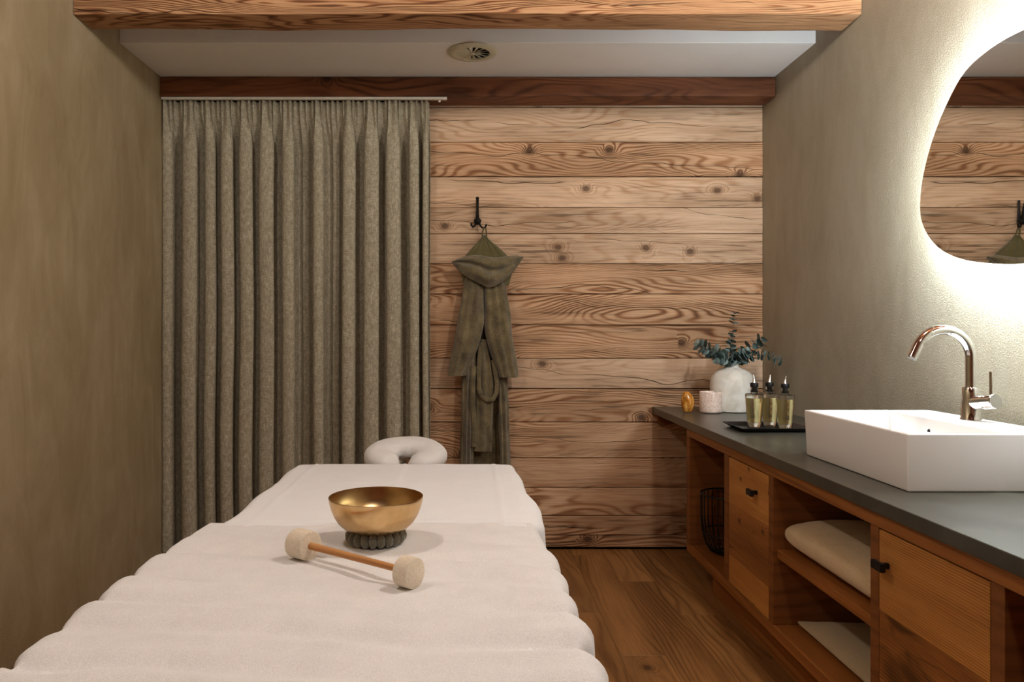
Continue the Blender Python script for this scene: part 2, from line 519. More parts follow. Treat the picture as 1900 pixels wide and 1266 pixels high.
# floor of single boards over a subfloor
fl = struct(box('floor', XL, XR, YF, YB + 0.05, -0.08, -0.012, 'dark'))
fw, flen = 0.172, 1.28
k = 0
x = XL + 0.004
while x < XR - 0.01:
    x1 = min(x + fw, XR - 0.002)
    y = YF + 0.005 - (k * 0.437) % flen
    while y < YB:
        a, b_ = max(y, YF + 0.005), min(y + flen, YB - 0.002)
        if b_ - a > 0.03:
            box('floor_board', x + 0.0003, x1 - 0.0003, a + 0.0003, b_ - 0.0003, -0.0118, 0.0, 'floor', fl, 0.0005, 1)
        y += flen
    x = x1; k += 1

wl = struct(box('wall_left', XL - 0.12, XL, YF, YB + 0.12, 0, ZC + 0.1, 'plaster_left'))
wr = struct(box('wall_right', XR, XR + 0.12, YF, YB + 0.12, 0, ZC + 0.1, 'plaster_right'))
wf = struct(box('wall_front', XL, XR, YF - 0.12, YF, 0, ZC + 0.1, 'beam_dark'))
cl = struct(box('ceiling', XL, XR, YF, 3.60, ZC, ZC + 0.1, 'beam_dark'))
bulk = struct(box('trim_1', XL + 0.0005, XR - 0.0005, 3.60, YB + 0.0, 2.606, ZC + 0.1, 'ceil', None, 0.002, 1))

# back wall: backing and separate old boards
wb = struct(box('wall_back', XL, XR, YB, YB + 0.12, 0, ZC + 0.1, 'dark'))
rows = [180, 199, 264, 328, 385.4, 434, 489.7, 546, 603.4, 665, 721.6, 783.5, 850, 904.7, 956.9, 993, 1015]
zs = [EYE + (614 - r) / 1400 * 4.25 for r in rows]
depth = [0.0, 0.000, 0.004, -0.002, 0.003, 0.000, 0.003, 0.001, 0.004, 0.002, 0.005, 0.003, 0.006, 0.003, 0.007, 0.012]
def board_mesh(L, D, H, seed):
    nx = 80
    sect = []                                  # cross-section, front face towards -Y
    bm = bmesh.new(); rings = []
    for i in range(nx + 1):
        xx = -L / 2 + L * i / nx
        t = 0.0014 * n3(xx * 2.3, seed, 0) + 0.0006 * n3(xx * 9, seed, 3)
        u = 0.0014 * n3(xx * 2.3, seed, 9) + 0.0006 * n3(xx * 9, seed, 7)
        c = 0.0012 * n3(xx * 1.4, seed, 5)
        e = 0.0028
        pr = [(D / 2, -H / 2 + u), (-D / 2 + e + c, -H / 2 + u), (-D / 2 + c, -H / 2 + e + u),
              (-D / 2 + c * 0.3 - 0.0006, 0), (-D / 2 + c, H / 2 - e - t), (-D / 2 + e + c, H / 2 - t), (D / 2, H / 2 - t)]
        rings.append([bm.verts.new((xx, a, b)) for a, b in pr])
    for A, B in zip(rings, rings[1:]):
        for q in range(7):
            p = (q + 1) % 7
            bm.faces.new((A[q], A[p], B[p], B[q]))
    bm.faces.new(rings[0][::-1]); bm.faces.new(rings[-1])
    return bm_mesh(bm)
for q in range(len(zs) - 1):
    zt, zb = zs[q], zs[q + 1]
    front = 4.249 - depth[q]
    D = YB - 0.001 - front
    H = zt - zb - 0.0036
    me = board_mesh(XR - XL - 0.004, D, H, q * 3.7)
    link('plank', me, 'plank_old' if q in (2, 6, 7, 8, 10, 11, 12, 13, 14, 15) else 'plank', wb, Vector((0.002, front + D / 2, (zt + zb) / 2)) - wb.location)

# beams
def beam_mesh(L, D, H, seed, amp, wane, nx=140):
    bm = bmesh.new(); rings = []
    base = []
    ns = 10
    def side(a, b): 
        return [(lerp(a[0], b[0], t / ns), lerp(a[1], b[1], t / ns)) for t in range(ns)]
    cr = [(-D / 2, -H / 2), (D / 2, -H / 2), (D / 2, H / 2), (-D / 2, H / 2)]
    for q in range(4): base += side(cr[q], cr[(q + 1) % 4])
    for i in range(nx + 1):
        xx = -L / 2 + L * i / nx
        ring = []
        for (a, b) in base:
            # rounded, uneven corners
            ca, cb = abs(a) - D / 2 + wane, abs(b) - H / 2 + wane
            y_, z_ = a, b
            if ca > 0 and cb > 0:
                ln = math.hypot(ca, cb)
                if ln > wane:
                    f = wane / ln
                    y_ = math.copysign(D / 2 - wane + ca * f, a); z_ = math.copysign(H / 2 - wane + cb * f, b)
            d = amp * (n3(xx * 1.3 + seed, a * 5, b * 5 + seed) + 0.5 * n3(xx * 4 + seed, a * 9, b * 9) + 0.22 * n3(xx * 13, a * 20 + seed, b * 20))
            ln = math.hypot(y_ / D, z_ / H) or 1
            y_ += d * (y_ / D) / ln; z_ += d * (z_ / H) / ln
            ring.append(bm.verts.new((xx, y_, z_)))
        rings.append(ring)
    m = len(base)
    for A, B in zip(rings, rings[1:]):
        for q in range(m):
            p = (q + 1) % m
            bm.faces.new((A[q], A[p], B[p], B[q]))
    bm.faces.new(rings[0][::-1]); bm.faces.new(rings[-1])
    return bm_mesh(bm)
b1 = link('ceiling_beam', beam_mesh(XR - XL - 0.006, 0.172, 0.235, 2.0, 0.008, 0.008), 'beam', None,
          ((XL + XR) / 2, 3.265, 2.6845), smooth=True)
tag(b1, 'rough hewn reclaimed wooden beam crossing the room below the ceiling beside the bulkhead', 'beam')
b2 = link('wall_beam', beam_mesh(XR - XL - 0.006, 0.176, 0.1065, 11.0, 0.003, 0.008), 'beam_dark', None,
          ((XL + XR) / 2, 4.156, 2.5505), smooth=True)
tag(b2, 'dark brown wooden beam along the top of the plank wall above the curtain', 'beam')

# ================================================================== LIGHTS (globe ceiling lamps, out of view above the camera)
def globe_lamp(x, y, z, strength, label):
    t = thing('globe_lamp', label, 'ceiling lamp', (x, y, ZC), group='globe ceiling lamps')
    link('canopy', lathe_mesh([(0, -0.001), (0.055, -0.001), (0.055, -0.012), (0.048, -0.018), (0, -0.018)], 32), 'rail', t, smooth=True)
    dz = z - ZC
    link('stem', tube_mesh([(0, 0, -0.017), (0, 0, dz + 0.082)], 0.006, 12, True), 'rail', t, smooth=True)
    link('holder', lathe_mesh([(0, dz + 0.098), (0.03, dz + 0.098), (0.032, dz + 0.082), (0, dz + 0.080)], 24), 'rail', t, smooth=True)
    me = lathe_mesh([(0.085 * sin(pi * q / 20), dz - 0.085 * cos(pi * q / 20)) for q in range(21)], 32)
    me.materials.append(m_emit('opal_globe', LAMP_COLOR, strength))
    link('globe', me, None, t, smooth=True)
globe_lamp(1.02, 1.75, 2.728, LAMP_STRENGTH, 'white opal globe lamp hanging from the ceiling near the basin wall')
globe_lamp(-0.95, 1.45, 2.750, LAMP_STRENGTH * 0.62, 'white opal globe lamp hanging from the ceiling beside the smooth plaster wall')
globe_lamp(0.55, 0.10, 2.760, LAMP_STRENGTH * 0.45, 'white opal globe lamp hanging from the ceiling over the foot of the massage table')

# ================================================================== MIRROR
MX = 1.584
mt = thing('backlit_mirror', 'large pebble shaped mirror with white backlight on the plaster wall above the basin', 'mirror', (XR, 2.2, 1.8))
outline = [(2.195, 2.109), (2.304, 2.111), (2.43, 2.09), (2.50, 2.048), (2.555, 1.993), (2.60, 1.94), (2.65, 1.86), (2.69, 1.76), (2.702, 1.665),
           (2.68, 1.60), (2.62, 1.535), (2.54, 1.489), (2.43, 1.456), (2.31, 1.438), (2.195, 1.427), (2.05, 1.44), (1.9, 1.49), (1.80, 1.57), (1.745, 1.68),
           (1.74, 1.80), (1.78, 1.93), (1.87, 2.03), (2.0, 2.09)]
outline = [(a * 0.974, EYE + (b - EYE) * 0.974) for a, b in outline]
def smooth_loop(pts, sub=6):
    n = len(pts); out = []
    for i in range(n):
        p0, p1, p2, p3 = [Vector(pts[(i + q) % n]) for q in (-1, 0, 1, 2)]
        for s in range(sub):
            t = s / sub
            out.append(0.5 * ((2 * p1) + (p2 - p0) * t + (2 * p0 - 5 * p1 + 4 * p2 - p3) * t * t + (3 * p1 - p0 - 3 * p2 + p3) * t ** 3))
    # relax
    for _ in range(10):
        out = [(out[i - 1] + out[i] * 2 + out[(i + 1) % len(out)]) / 4 for i in range(len(out))]
    return out
loop = smooth_loop(outline)
cy = sum(p.x for p in loop) / len(loop); cz = sum(p.y for p in loop) / len(loop)
def slab(loop, x0, x1, inset=0.0, caps=True):
    bm = bmesh.new()
    n = len(loop)
    nl = []
    for i, p in enumerate(loop):
        t = (loop[(i + 1) % n] - loop[i - 1]).normalized()
        nn = Vector((t.y, -t.x))
        if nn.dot(p - Vector((cy, cz))) < 0: nn = -nn
        nl.append(p - nn * inset)
    A = [bm.verts.new((x0, p.x, p.y)) for p in nl]; B = [bm.verts.new((x1, p.x, p.y)) for p in nl]
    for i in range(n):
        j = (i + 1) % n
        bm.faces.new((A[i], A[j], B[j], B[i]))
    if caps:
        bm.faces.new(A); bm.faces.new(B)
    me = bm_mesh(bm)
    for v in me.vertices: v.co -= Vector((XR, 2.2, 1.8))
    return me
link('mirror_glass', slab(loop, MX - 0.006, MX), 'mirror', mt)
link('backing_plate', slab(loop, MX + 0.0005, XR - 0.0005, 0.018), 'rail', mt)
link('light_strip', slab(loop, MX + 0.005, MX + 0.035, 0.012, False), 'led', mt)

# ================================================================== COUNTER AND CABINET
ZT = 0.806
top = box('countertop', 1.038, XR - 0.002, 0.80, 4.244, ZT - 0.037, ZT, 'top', None, 0.0025, 2)
tag(top, 'long dark grey-green stone countertop on the wooden cabinet', 'countertop')

cab = thing('cabinet', 'long wooden cabinet with open bays and old-board doors under the dark countertop', 'cabinet', (1.35, 2.2, 0))
FX, BXX = 1.052, 1.655
zb0, zb1, zt0, zt1 = 0.180, 0.219, 0.729, 0.7685
Y0, Y1 = 0.86, 3.62
divs = [(3.572, 3.62), (3.037, 3.09), (2.597, 2.634), (1.931, 1.970), (1.478, 1.517), (0.86, 0.90)]
box('bottom_panel', FX + 0.0005, BXX, Y0, Y1, zb0, zb1, 'cab', cab, 0.0015, 1)
box('top_rail', FX + 0.0005, BXX, Y0, Y1, zt0, zt1, 'cab', cab, 0.0015, 1)
for a, b_ in divs:
    o = box('upright_panel', FX, BXX, a, b_, zb1 + 0.0003, zt0 - 0.0003, 'cab_up' if False else 'cab_in', cab, 0.0015, 1)
box('back_panel', BXX - 0.02, BXX - 0.002, Y0 + 0.042, Y1 - 0.05, zb1 + 0.001, zt0 - 0.001, 'cab_in', cab)
box('shelf', 1.066, BXX - 0.021, 1.9715, 2.5955, 0.450, 0.480, 'cab', cab, 0.0015, 1)
box('plinth', 1.152, BXX - 0.02, Y0 + 0.06, 3.54, 0.001, zb0 - 0.0005, 'cab', cab)
# cleat that carries the worktop at the wall
cle = box('wall_cleat', 1.065, 1.645, 4.205, 4.2395, 0.712, 0.7675, 'cab_in', None, 0.002, 1)
tag(cle, 'short wooden cleat on the plank wall under the end of the dark countertop', 'cleat')

def door(y0, y1, splits, hy, tones):
    cx = cab.location
    d = link('door', box_mesh(0.008, y1 - y0 - 0.006, zt0 - zb1 - 0.006), 'cab_in', cab,
             Vector((FX + 0.020, (y0 + y1) / 2, (zb1 + zt0) / 2)) - cx)
    zz = [zt0 - 0.004] + splits + [zb1 + 0.003]
    dl = Vector((FX + 0.020, (y0 + y1) / 2, (zb1 + zt0) / 2))
    for q in range(len(zz) - 1):
        a, b_ = zz[q], zz[q + 1]
        me = box_mesh(0.0145, y1 - y0 - 0.006, a - b_ - 0.0006, 0.0009, 1)
        o = link('board', me, None, d, Vector((FX + 0.008, (y0 + y1) / 2, (a + b_) / 2)) - dl)
        me.materials.append(M[tones[q]])
    # little black pull
    bm = bmesh.new()
    def cb(x0, x1, ya, yb, za, zb_):
        r = bmesh.ops.create_cube(bm, size=1)
        for v in r['verts']:
            v.co = Vector((lerp(x0, x1, v.co.x + 0.5), lerp(ya, yb, v.co.y + 0.5), lerp(za, zb_, v.co.z + 0.5)))
    cb(-0.022, 0.0, -0.006, 0.006, -0.007, 0.007)
    cb(-0.034, -0.020, -0.024, 0.024, -0.011, 0.011)
    bmesh.ops.bevel(bm, geom=bm.edges[:], offset=0.002, segments=2, affect='EDGES')
    link('handle', bm_mesh(bm), 'black', d, Vector((FX + 0.001, hy, 0.645)) - dl)
M['door_b'] = wood('old_door_board_b', srgb(176, 116, 58), srgb(146, 88, 40), srgb(70, 36, 14), 'Y', 'Z',
                   ring=110, warp=14, wscale=2.4, knots=0.2, crack=0.6, rough=0.5, bump=0.25, var=0.1, tone=0.45, contrast=0.45, kscale=2.0, sharp=1.5, stain=0.7)
door(2.634, 3.037, [0.545, 0.335], 2.74, ['door', 'door_b', 'door'])
door(1.517, 1.931, [0.520, 0.330], 1.885, ['door', 'door_b', 'door'])

# ------------------------------------------------------------------ basin
BA = (1.158, 1.588, 1.985, 2.595)      # x0 x1 y0 y1
bz0, bz1 = ZT + 0.0005, 0.961
bs = thing('wash_basin', 'white rectangular ceramic vessel basin standing on the dark countertop', 'basin', ((BA[0] + BA[1]) / 2, (BA[2] + BA[3]) / 2, bz0))
def basin_mesh():
    bm = bmesh.new()
    x0, x1, y0, y1 = [a - b for a, b in zip(BA, (bs.location.x, bs.location.x, bs.location.y, bs.location.y))]
    H = bz1 - bz0
    def rect(a, b, c, d, z): return [bm.verts.new(p) for p in ((a, c, z), (b, c, z), (b, d, z), (a, d, z))]
    tp = 0.006
    r0 = rect(x0 + tp, x1 - tp, y0 + tp, y1 - tp, 0)
    r1 = rect(x0, x1, y0, y1, H)
    ix0, ix1, iy0, iy1 = x0 + 0.014, x1 - 0.148, y0 + 0.016, y1 - 0.016
    r2 = rect(ix0, ix1, iy0, iy1, H)
    r3 = rect(ix0 + 0.02, ix1 - 0.015, iy0 + 0.05, iy1 - 0.05, H - 0.105)
    for A, B in ((r0, r1), (r1, r2), (r2, r3)):
        for i in range(4):
            j = (i + 1) % 4
            bm.faces.new((A[i], A[j], B[j], B[i]))
    bm.faces.new(r0[::-1]); bm.faces.new(r3)
    bmesh.ops.recalc_face_normals(bm, faces=bm.faces[:])
    bmesh.ops.bevel(bm, geom=bm.edges[:], offset=0.0055, segments=4, affect='EDGES', profile=0.6)
    return bm_mesh(bm)
link('bowl', basin_mesh(), 'ceramic', bs, smooth=True)
# overflow and drain
ov = lathe_mesh([(0.0, 0.0), (0.0085, 0.0), (0.0115, 0.0018), (0.0125, 0.0), (0.0125, -0.002)], 24)
link('overflow_ring', ov, 'chrome', bs, (BA[1] - 0.1525 - bs.location.x, 2.345 - bs.location.y, 0.113), (0, R(-84), 0), smooth=True)
link('overflow_hole', lathe_mesh([(0.0, 0.0), (0.0078, 0.0), (0.0078, -0.002), (0, -0.002)], 20), 'dark', bs,
     (BA[1] - 0.154 - bs.location.x, 2.345 - bs.location.y, 0.113), (0, R(-84), 0))
link('drain', lathe_mesh([(0.0, 0.0045), (0.024, 0.0035), (0.031, 0.001), (0.031, -0.001), (0, -0.001)], 28), 'chrome', bs,
     (-0.068, 0, bz1 - bz0 - 0.1035), smooth=True)

# ------------------------------------------------------------------ faucet
FL = Vector((1.535, 2.30, bz1 + 0.0005))
fc = thing('basin_faucet', 'chrome swan-neck faucet with side lever standing on the white basin', 'faucet', FL)
link('body', lathe_mesh([(0, 0), (0.0285, 0), (0.0285, 0.003), (0.0262, 0.006), (0.0262, 0.05), (0.0232, 0.068), (0.0232, 0.0975), (0.0215, 0.0995), (0, 0.0995)], 40), 'chrome', fc, smooth=True)
pts = [(0, 0, 0.097), (0, 0, 0.13), (0, 0, 0.16), (0, 0, 0.189)]
Ra = 0.085
for q in range(1, 29):
    a = R(158) * q / 28
    pts.append((-Ra + Ra * cos(a), 0, 0.189 + Ra * sin(a)))
e = Vector(pts[-1]); dr = (Vector(pts[-1]) - Vector(pts[-2])).normalized()
for q in (0.012, 0.024, 0.034): pts.append(tuple(e + dr * q))
sp_ = link('spout', tube_mesh(pts, 0.0152, 24, True, up=(0, 1, 0)), 'chrome', fc, smooth=True)
link('aerator', tube_mesh([tuple(e + dr * 0.0335), tuple(e + dr * 0.039)], 0.0136, 20, True, up=(0, 1, 0)), 'steel', sp_)
ha, hb = Vector((0.0, -0.004, 0.052)), Vector((0.014, -0.088, 0.064))
dh = (hb - ha).normalized()
mx = link('mixer_barrel', tube_mesh([ha, lerp(ha, hb, 0.55)], 0.0205, 32, True, up=(0, 0, 1)), 'chrome', fc, smooth=True)
link('handle', tube_mesh([lerp(ha, hb, 0.57), lerp(ha, hb, 0.98), hb], [0.0218, 0.0218, 0.0205], 32, True, up=(0, 0, 1)), 'chrome', fc)
link('end_cap', tube_mesh([hb, hb + dh * 0.0015], 0.0203, 32, True, up=(0, 0, 1)), 'steel', fc)
lp = lerp(ha, hb, 0.82)
link('lever', tube_mesh([lp + Vector((0, 0, 0.019)), lp + Vector((-0.001, 0, 0.088))], 0.0048, 14, True, up=(0, 1, 0)), 'chrome', fc, smooth=True)

# ------------------------------------------------------------------ tray with oil bottles
tr = thing('serving_tray', 'shallow black square tray with raised slanted rim beside the white basin', 'tray', (1.295, 3.265, ZT))
def tray_mesh(a, b, h, t):
    bm = bmesh.new()
    def rect(x, y, z): return [bm.verts.new(p) for p in ((-x, -y, z), (x, -y, z), (x, y, z), (-x, y, z))]
    fl_ = 0.028
    r = [rect(a - fl_, b - fl_, 0.0006), rect(a, b, h), rect(a - 0.004, b - 0.004, h + 0.0006), rect(a - fl_ - 0.003, b - fl_ - 0.003, t)]
    for A, B in zip(r, r[1:]):
        for i in range(4):
            j = (i + 1) % 4
            bm.faces.new((A[i], A[j], B[j], B[i]))
    bm.faces.new(r[0][::-1]); bm.faces.new(r[-1])
    bmesh.ops.recalc_face_normals(bm, faces=bm.faces[:])
    bmesh.ops.bevel(bm, geom=bm.edges[:], offset=0.0009, segments=2, affect='EDGES')
    return bm_mesh(bm)
link('dish', tray_mesh(0.152, 0.125, 0.019, 0.0045), 'tray', tr)

BZ = ZT + 0.0052
outer = [(0, 0), (0.0265, 0), (0.0285, 0.002), (0.0315, 0.04), (0.0362, 0.10), (0.0385, 0.138), (0.0378, 0.143), (0.0345, 0.1455), (0.016, 0.147),
         (0.0142, 0.150), (0.0142, 0.170), (0.0155, 0.1705), (0.0155, 0.174)]
inner = [(0.0125, 0.174), (0.0115, 0.150), (0.0135, 0.1440), (0.0330, 0.1425), (0.0358, 0.1375), (0.0335, 0.10), (0.0288, 0.04), (0.0262, 0.020), (0.0, 0.018)]
bottle_me = lathe_mesh(outer + inner, 40)
liq = [(0, 0.0182), (0.0259, 0.0202), (0.0285, 0.04), (0.0332, 0.10), (0.0346, 0.126), (0, 0.126)]
liq_me = lathe_mesh(liq, 40)
stop_me = lathe_mesh([(0, 0.160), (0.0112, 0.160), (0.0112, 0.1742), (0.0168, 0.1745), (0.0172, 0.179), (0.0172, 0.189), (0.0160, 0.192), (0.006, 0.1935), (0, 0.1935)], 28)
bead_me = lathe_mesh([(0.0145, 0.152), (0.0168, 0.154), (0.0145, 0.156), (0.0168, 0.158), (0.0145, 0.160)], 28)
spout_me = tube_mesh([(0, 0, 0.1932), (0.0005, 0, 0.20), (0.002, 0, 0.212), (0.0045, 0, 0.226)], [0.0085, 0.0065, 0.0045, 0.0030], 14, True, up=(0, 1, 0))
for i, (x, y, rz) in enumerate(((1.283, 3.372, 2.2), (1.372, 3.352, 0.3), (1.392, 3.262, 0.0))):
    x, y = ((1.262, 3.318, 2.4), (1.340, 3.345, 0.3), (1.374, 3.262, 0.0))[i][:2]
    t = thing('oil_bottle', ('yellow oil bottle with black pourer at the tray side facing the votive candle', 'yellow oil bottle with black pourer standing behind the other two on the tray', 'yellow oil bottle with black pourer on the tray closest to the basin')[i], 'bottle', (x, y, BZ), (0, 0, rz),
              'oil bottles on the black tray')
    link('glass_body', bottle_me, 'glass', t, smooth=True)
    link('oil', liq_me, 'oil', t, smooth=True)
    st = link('stopper', stop_me, 'black', t, smooth=True)
    link('stopper_ring', bead_me, 'black', t, smooth=True)
    link('pour_spout', spout_me, 'pour', st, smooth=True)

# ------------------------------------------------------------------ vase, eucalyptus, votive, stone
VX, VY = 1.405, 4.00
va = link('vase', lathe_mesh([(0, 0), (0.094, 0), (0.101, 0.004), (0.107, 0.03), (0.112, 0.08), (0.1145, 0.125), (0.113, 0.155), (0.106, 0.182), (0.090, 0.205),
          (0.066, 0.220), (0.045, 0.227), (0.036, 0.233), (0.033, 0.242), (0.036, 0.252), (0.033, 0.255), (0.029, 0.250), (0.028, 0.238), (0.04, 0.220),
          (0.08, 0.19), (0.105, 0.14), (0.100, 0.03), (0.09, 0.008), (0, 0.008)], 56), 'vase', None, (VX, VY, ZT + 0.0005), smooth=True)
tag(va, 'chalky off-white round-shouldered ceramic vase holding the eucalyptus branches', 'vase')

def leaf_mesh():
    bm = bmesh.new()
    ring = 14
    c = bm.verts.new((0, 0.5, 0.06))
    prev = None
    rows_ = []
    for k_, f in enumerate((0.5, 1.0)):
        row = []
        for i in range(ring):
            a = 2 * pi * i / ring - pi / 2
            xx = 0.5 * f * cos(a) * 0.96
            yy = 0.5 + 0.5 * f * sin(a)
            if f == 1.0 and i == 0: yy -= 0.06
            zz = 0.06 - 0.10 * f * f + 0.08 * (xx * xx) * 4 * 0.5
            row.append(bm.verts.new((xx, yy, zz)))
        rows_.append(row)
    for i in range(ring):
        j = (i + 1) % ring
        bm.faces.new((c, rows_[0][i], rows_[0][j]))
        bm.faces.new((rows_[0][i], rows_[1][i], rows_[1][j], rows_[0][j]))
    return bm_mesh(bm)
LEAF = leaf_mesh(); LEAF.materials.append(M['leaf'])
def branch(tips, sizes, label, seed):
    """tips: control points of the stem from inside the vase to the tip (world)"""
    rnd = random.Random(seed)
    base = Vector(tips[0])
    t = thing('eucalyptus_branch', label, 'branch', base, group='eucalyptus branches in the vase')
    P = [Vector(p) - base for p in tips]
    pts = []
    n = len(P)
    for i in range(n - 1):
        p0, p1, p2, p3 = P[max(i - 1, 0)], P[i], P[i + 1], P[min(i + 2, n - 1)]
        for s in range(8):
            u = s / 8
            pts.append(0.5 * ((2 * p1) + (p2 - p0) * u + (2 * p0 - 5 * p1 + 4 * p2 - p3) * u * u + (3 * p1 - p0 - 3 * p2 + p3) * u ** 3))
    pts.append(P[-1])
    rr = [lerp(0.0024, 0.0010, i / (len(pts) - 1)) for i in range(len(pts))]
    link('stem', tube_mesh(pts, rr, 7), 'stem', t, smooth=True)
    # leaf pairs along the upper part of the stem
    ln = [0.0]
    for a, b in zip(pts, pts[1:]): ln.append(ln[-1] + (b - a).length)
    total = ln[-1]
    s0, step, smin, smax = sizes
    s = total * s0; ang = rnd.random() * 6
    while s < total + 1e-4:
        i = max(k_ for k_ in range(len(ln)) if ln[k_] <= s + 1e-6); i = min(i, len(pts) - 2)
        u = (s - ln[i]) / (ln[i + 1] - ln[i]); p = lerp(pts[i], pts[i + 1], u)
        tg = (pts[i + 1] - pts[i]).normalized()
        f = (s / total - s0) / (1 - s0 + 1e-6)
        sz = lerp(smax, smin, f) * rnd.uniform(0.85, 1.12)
        for h in (0, pi):
            a = ang + h + rnd.uniform(-0.3, 0.3)
            ref = tg.orthogonal().normalized()
            out = (Matrix.Rotation(a, 3, tg) @ ref)
            yv = (out + tg * rnd.uniform(0.15, 0.6)).normalized()
            zv = (tg - yv * tg.dot(yv)).normalized()
            xv = yv.cross(zv)
            mat = Matrix((xv, yv, zv)).transposed() @ Matrix.Rotation(rnd.uniform(-0.35, 0.35), 3, 'Y')
            o = bpy.data.objects.new('leaf', LEAF); COL.objects.link(o)
            o.parent = t
            o.matrix_local = Matrix.Translation(p + yv * 0.002) @ mat.to_4x4() @ Matrix.Diagonal((sz, sz, sz, 1))
        ang += pi / 2 + rnd.uniform(-0.2, 0.2)
        s += step * rnd.uniform(0.85, 1.1)
V0 = ZT + 0.06
VT = ZT + 0.25
def br(tip_pts, sizes, label, seed, ox=0.0, oy=0.0):
    branch([(VX - ox * 1.2, VY - oy, V0), (VX + ox, VY + oy, VT)] + tip_pts, sizes, label, seed)
br([(VX - 0.085, VY - 0.03, 1.105), (VX - 0.155, VY - 0.045, 1.140), (VX - 0.205, VY - 0.05, 1.168)], (0.46, 0.015, 0.046, 0.050), 'eucalyptus branch arching from the vase away from the corner over the pink votive', 3, -0.012, -0.006)
br([(VX - 0.005, VY + 0.01, 1.13), (VX + 0.002, VY + 0.012, 1.19), (VX + 0.008, VY + 0.012, 1.225)], (0.55, 0.014, 0.030, 0.048), 'upright eucalyptus branch with broad leaves behind the tallest sprig', 8, 0.0, 0.012)
br([(VX - 0.002, VY - 0.012, 1.14), (VX + 0.002, VY - 0.012, 1.24), (VX + 0.006, VY - 0.010, 1.328)], (0.88, 0.016, 0.026, 0.034), 'tallest bare-stemmed eucalyptus sprig with a small leafy tip', 15, 0.002, 0.004)
br([(VX + 0.07, VY - 0.005, 1.11), (VX + 0.13, VY - 0.01, 1.16), (VX + 0.165, VY - 0.015, 1.185)], (0.46, 0.016, 0.046, 0.050), 'eucalyptus branch rising from the vase towards the plaster wall', 5, 0.012, 0.004)
br([(VX + 0.08, VY - 0.05, 1.10), (VX + 0.16, VY - 0.09, 1.10), (VX + 0.205, VY - 0.12, 1.070)], (0.46, 0.016, 0.030, 0.042), 'eucalyptus branch drooping over the vase shoulder beside the plaster wall', 12, 0.012, -0.010)
br([(VX + 0.02, VY - 0.03, 1.09), (VX + 0.04, VY - 0.055, 1.11), (VX + 0.065, VY - 0.075, 1.13)], (0.42, 0.013, 0.034, 0.044), 'short dense eucalyptus branch leaning out of the vase towards the tray', 21, 0.003, -0.014)
br([(VX - 0.04, VY - 0.03, 1.075), (VX - 0.075, VY - 0.05, 1.09), (VX - 0.105, VY - 0.07, 1.09)], (0.46, 0.015, 0.032, 0.042), 'short eucalyptus branch spreading low over the vase rim towards the votive', 33, -0.008, -0.012)

vo = thing('votive_candle', 'pink mottled glass votive candle between the amber stone and the vase', 'candle', (1.266, 3.925, ZT + 0.0005))
link('glass_cup', lathe_mesh([(0, 0), (0.050, 0), (0.0545, 0.003), (0.0565, 0.02), (0.0572, 0.106), (0.0558, 0.109), (0.0540, 0.106), (0.0530, 0.02), (0.048, 0.012), (0, 0.012)], 48), 'votive', vo, smooth=True)
link('base_ring', lathe_mesh([(0.0552, 0.0035), (0.0568, 0.005), (0.0570, 0.009), (0.0560, 0.0095)], 48), 'glass', vo, smooth=True)
wx = link('wax', lathe_mesh([(0, 0.0125), (0.0475, 0.0125), (0.0525, 0.021), (0.0530, 0.060), (0, 0.058)], 40), 'vase', vo, smooth=True)
link('wick', tube_mesh([(0, 0, 0.057), (0.001, 0, 0.066), (0.003, 0, 0.071)], 0.0011, 8), 'black', wx)

def stone_mesh():
    bm = bmesh.new()
    bmesh.ops.create_uvsphere(bm, u_segments=36, v_segments=24, radius=1)
    for v in bm.verts:
        x, y, z = v.co
        zz = (z + 1) / 2
        wd = 1.0 + 0.06 * zz
        if z < -0.82: z = -0.82 - (abs(z) - 0.82) * 0.1
        lean = -0.22 * max(0, z) ** 2
        d = 1 + 0.05 * n3(x * 1.3, y * 1.3, z * 1.3 + 4)
        v.co = Vector(((x * wd * d * 0.0325) + lean * 0.035, y * wd * d * 0.028, (z + 0.84) * 0.0595))
    return bm_mesh(bm)
tag(link('amber_stone', stone_mesh(), 'amber', None, (1.152, 3.945, ZT + 0.0005), smooth=True), 'polished upright amber-coloured stone at the plank wall end of the countertop', 'stone')

# ------------------------------------------------------------------ wire basket in the first bay
bk = thing('wire_basket', 'black wire basket in the open cabinet bay next to the plank wall', 'basket', (1.193, 3.434, zb1 + 0.0005))
rb, rt, hb_ = 0.085, 0.125, 0.27
def basket_wire():
    pp = [(0.02, 0, 0.003), (0.055, 0, 0.003), (rb, 0, 0.012), (0.105, 0, 0.045), (0.118, 0, 0.09), (rt, 0, 0.16), (rt, 0, hb_)]
    return tube_mesh(pp, 0.0022, 6, True, up=(0, 1, 0))
bw = basket_wire()
for i in range(30):
    link('wire', bw, 'black', bk, (0, 0, 0), (0, 0, 2 * pi * i / 30), smooth=True)
def ring_mesh(r, z, t):
    n = 48
    bm = bmesh.new(); rings = []
    for i in range(n):
        a = 2 * pi * i / n
        rings.append([bm.verts.new(((r + t * cos(b)) * cos(a), (r + t * cos(b)) * sin(a), z + t * sin(b))) for b in [2 * pi * q / 8 for q in range(8)]])
    for i in range(n):
        A, B = rings[i], rings[(i + 1) % n]
        for q in range(8):
            p = (q + 1) % 8
            bm.faces.new((A[q], A[p], B[p], B[q]))
    return bm_mesh(bm)
link('rim', ring_mesh(rt, hb_, 0.004), 'black', bk, smooth=True)
link('base_hoop', ring_mesh(0.06, 0.004, 0.003), 'black', bk, smooth=True)
link('middle_hoop', ring_mesh(0.119, 0.095, 0.0025), 'black', bk, smooth=True)

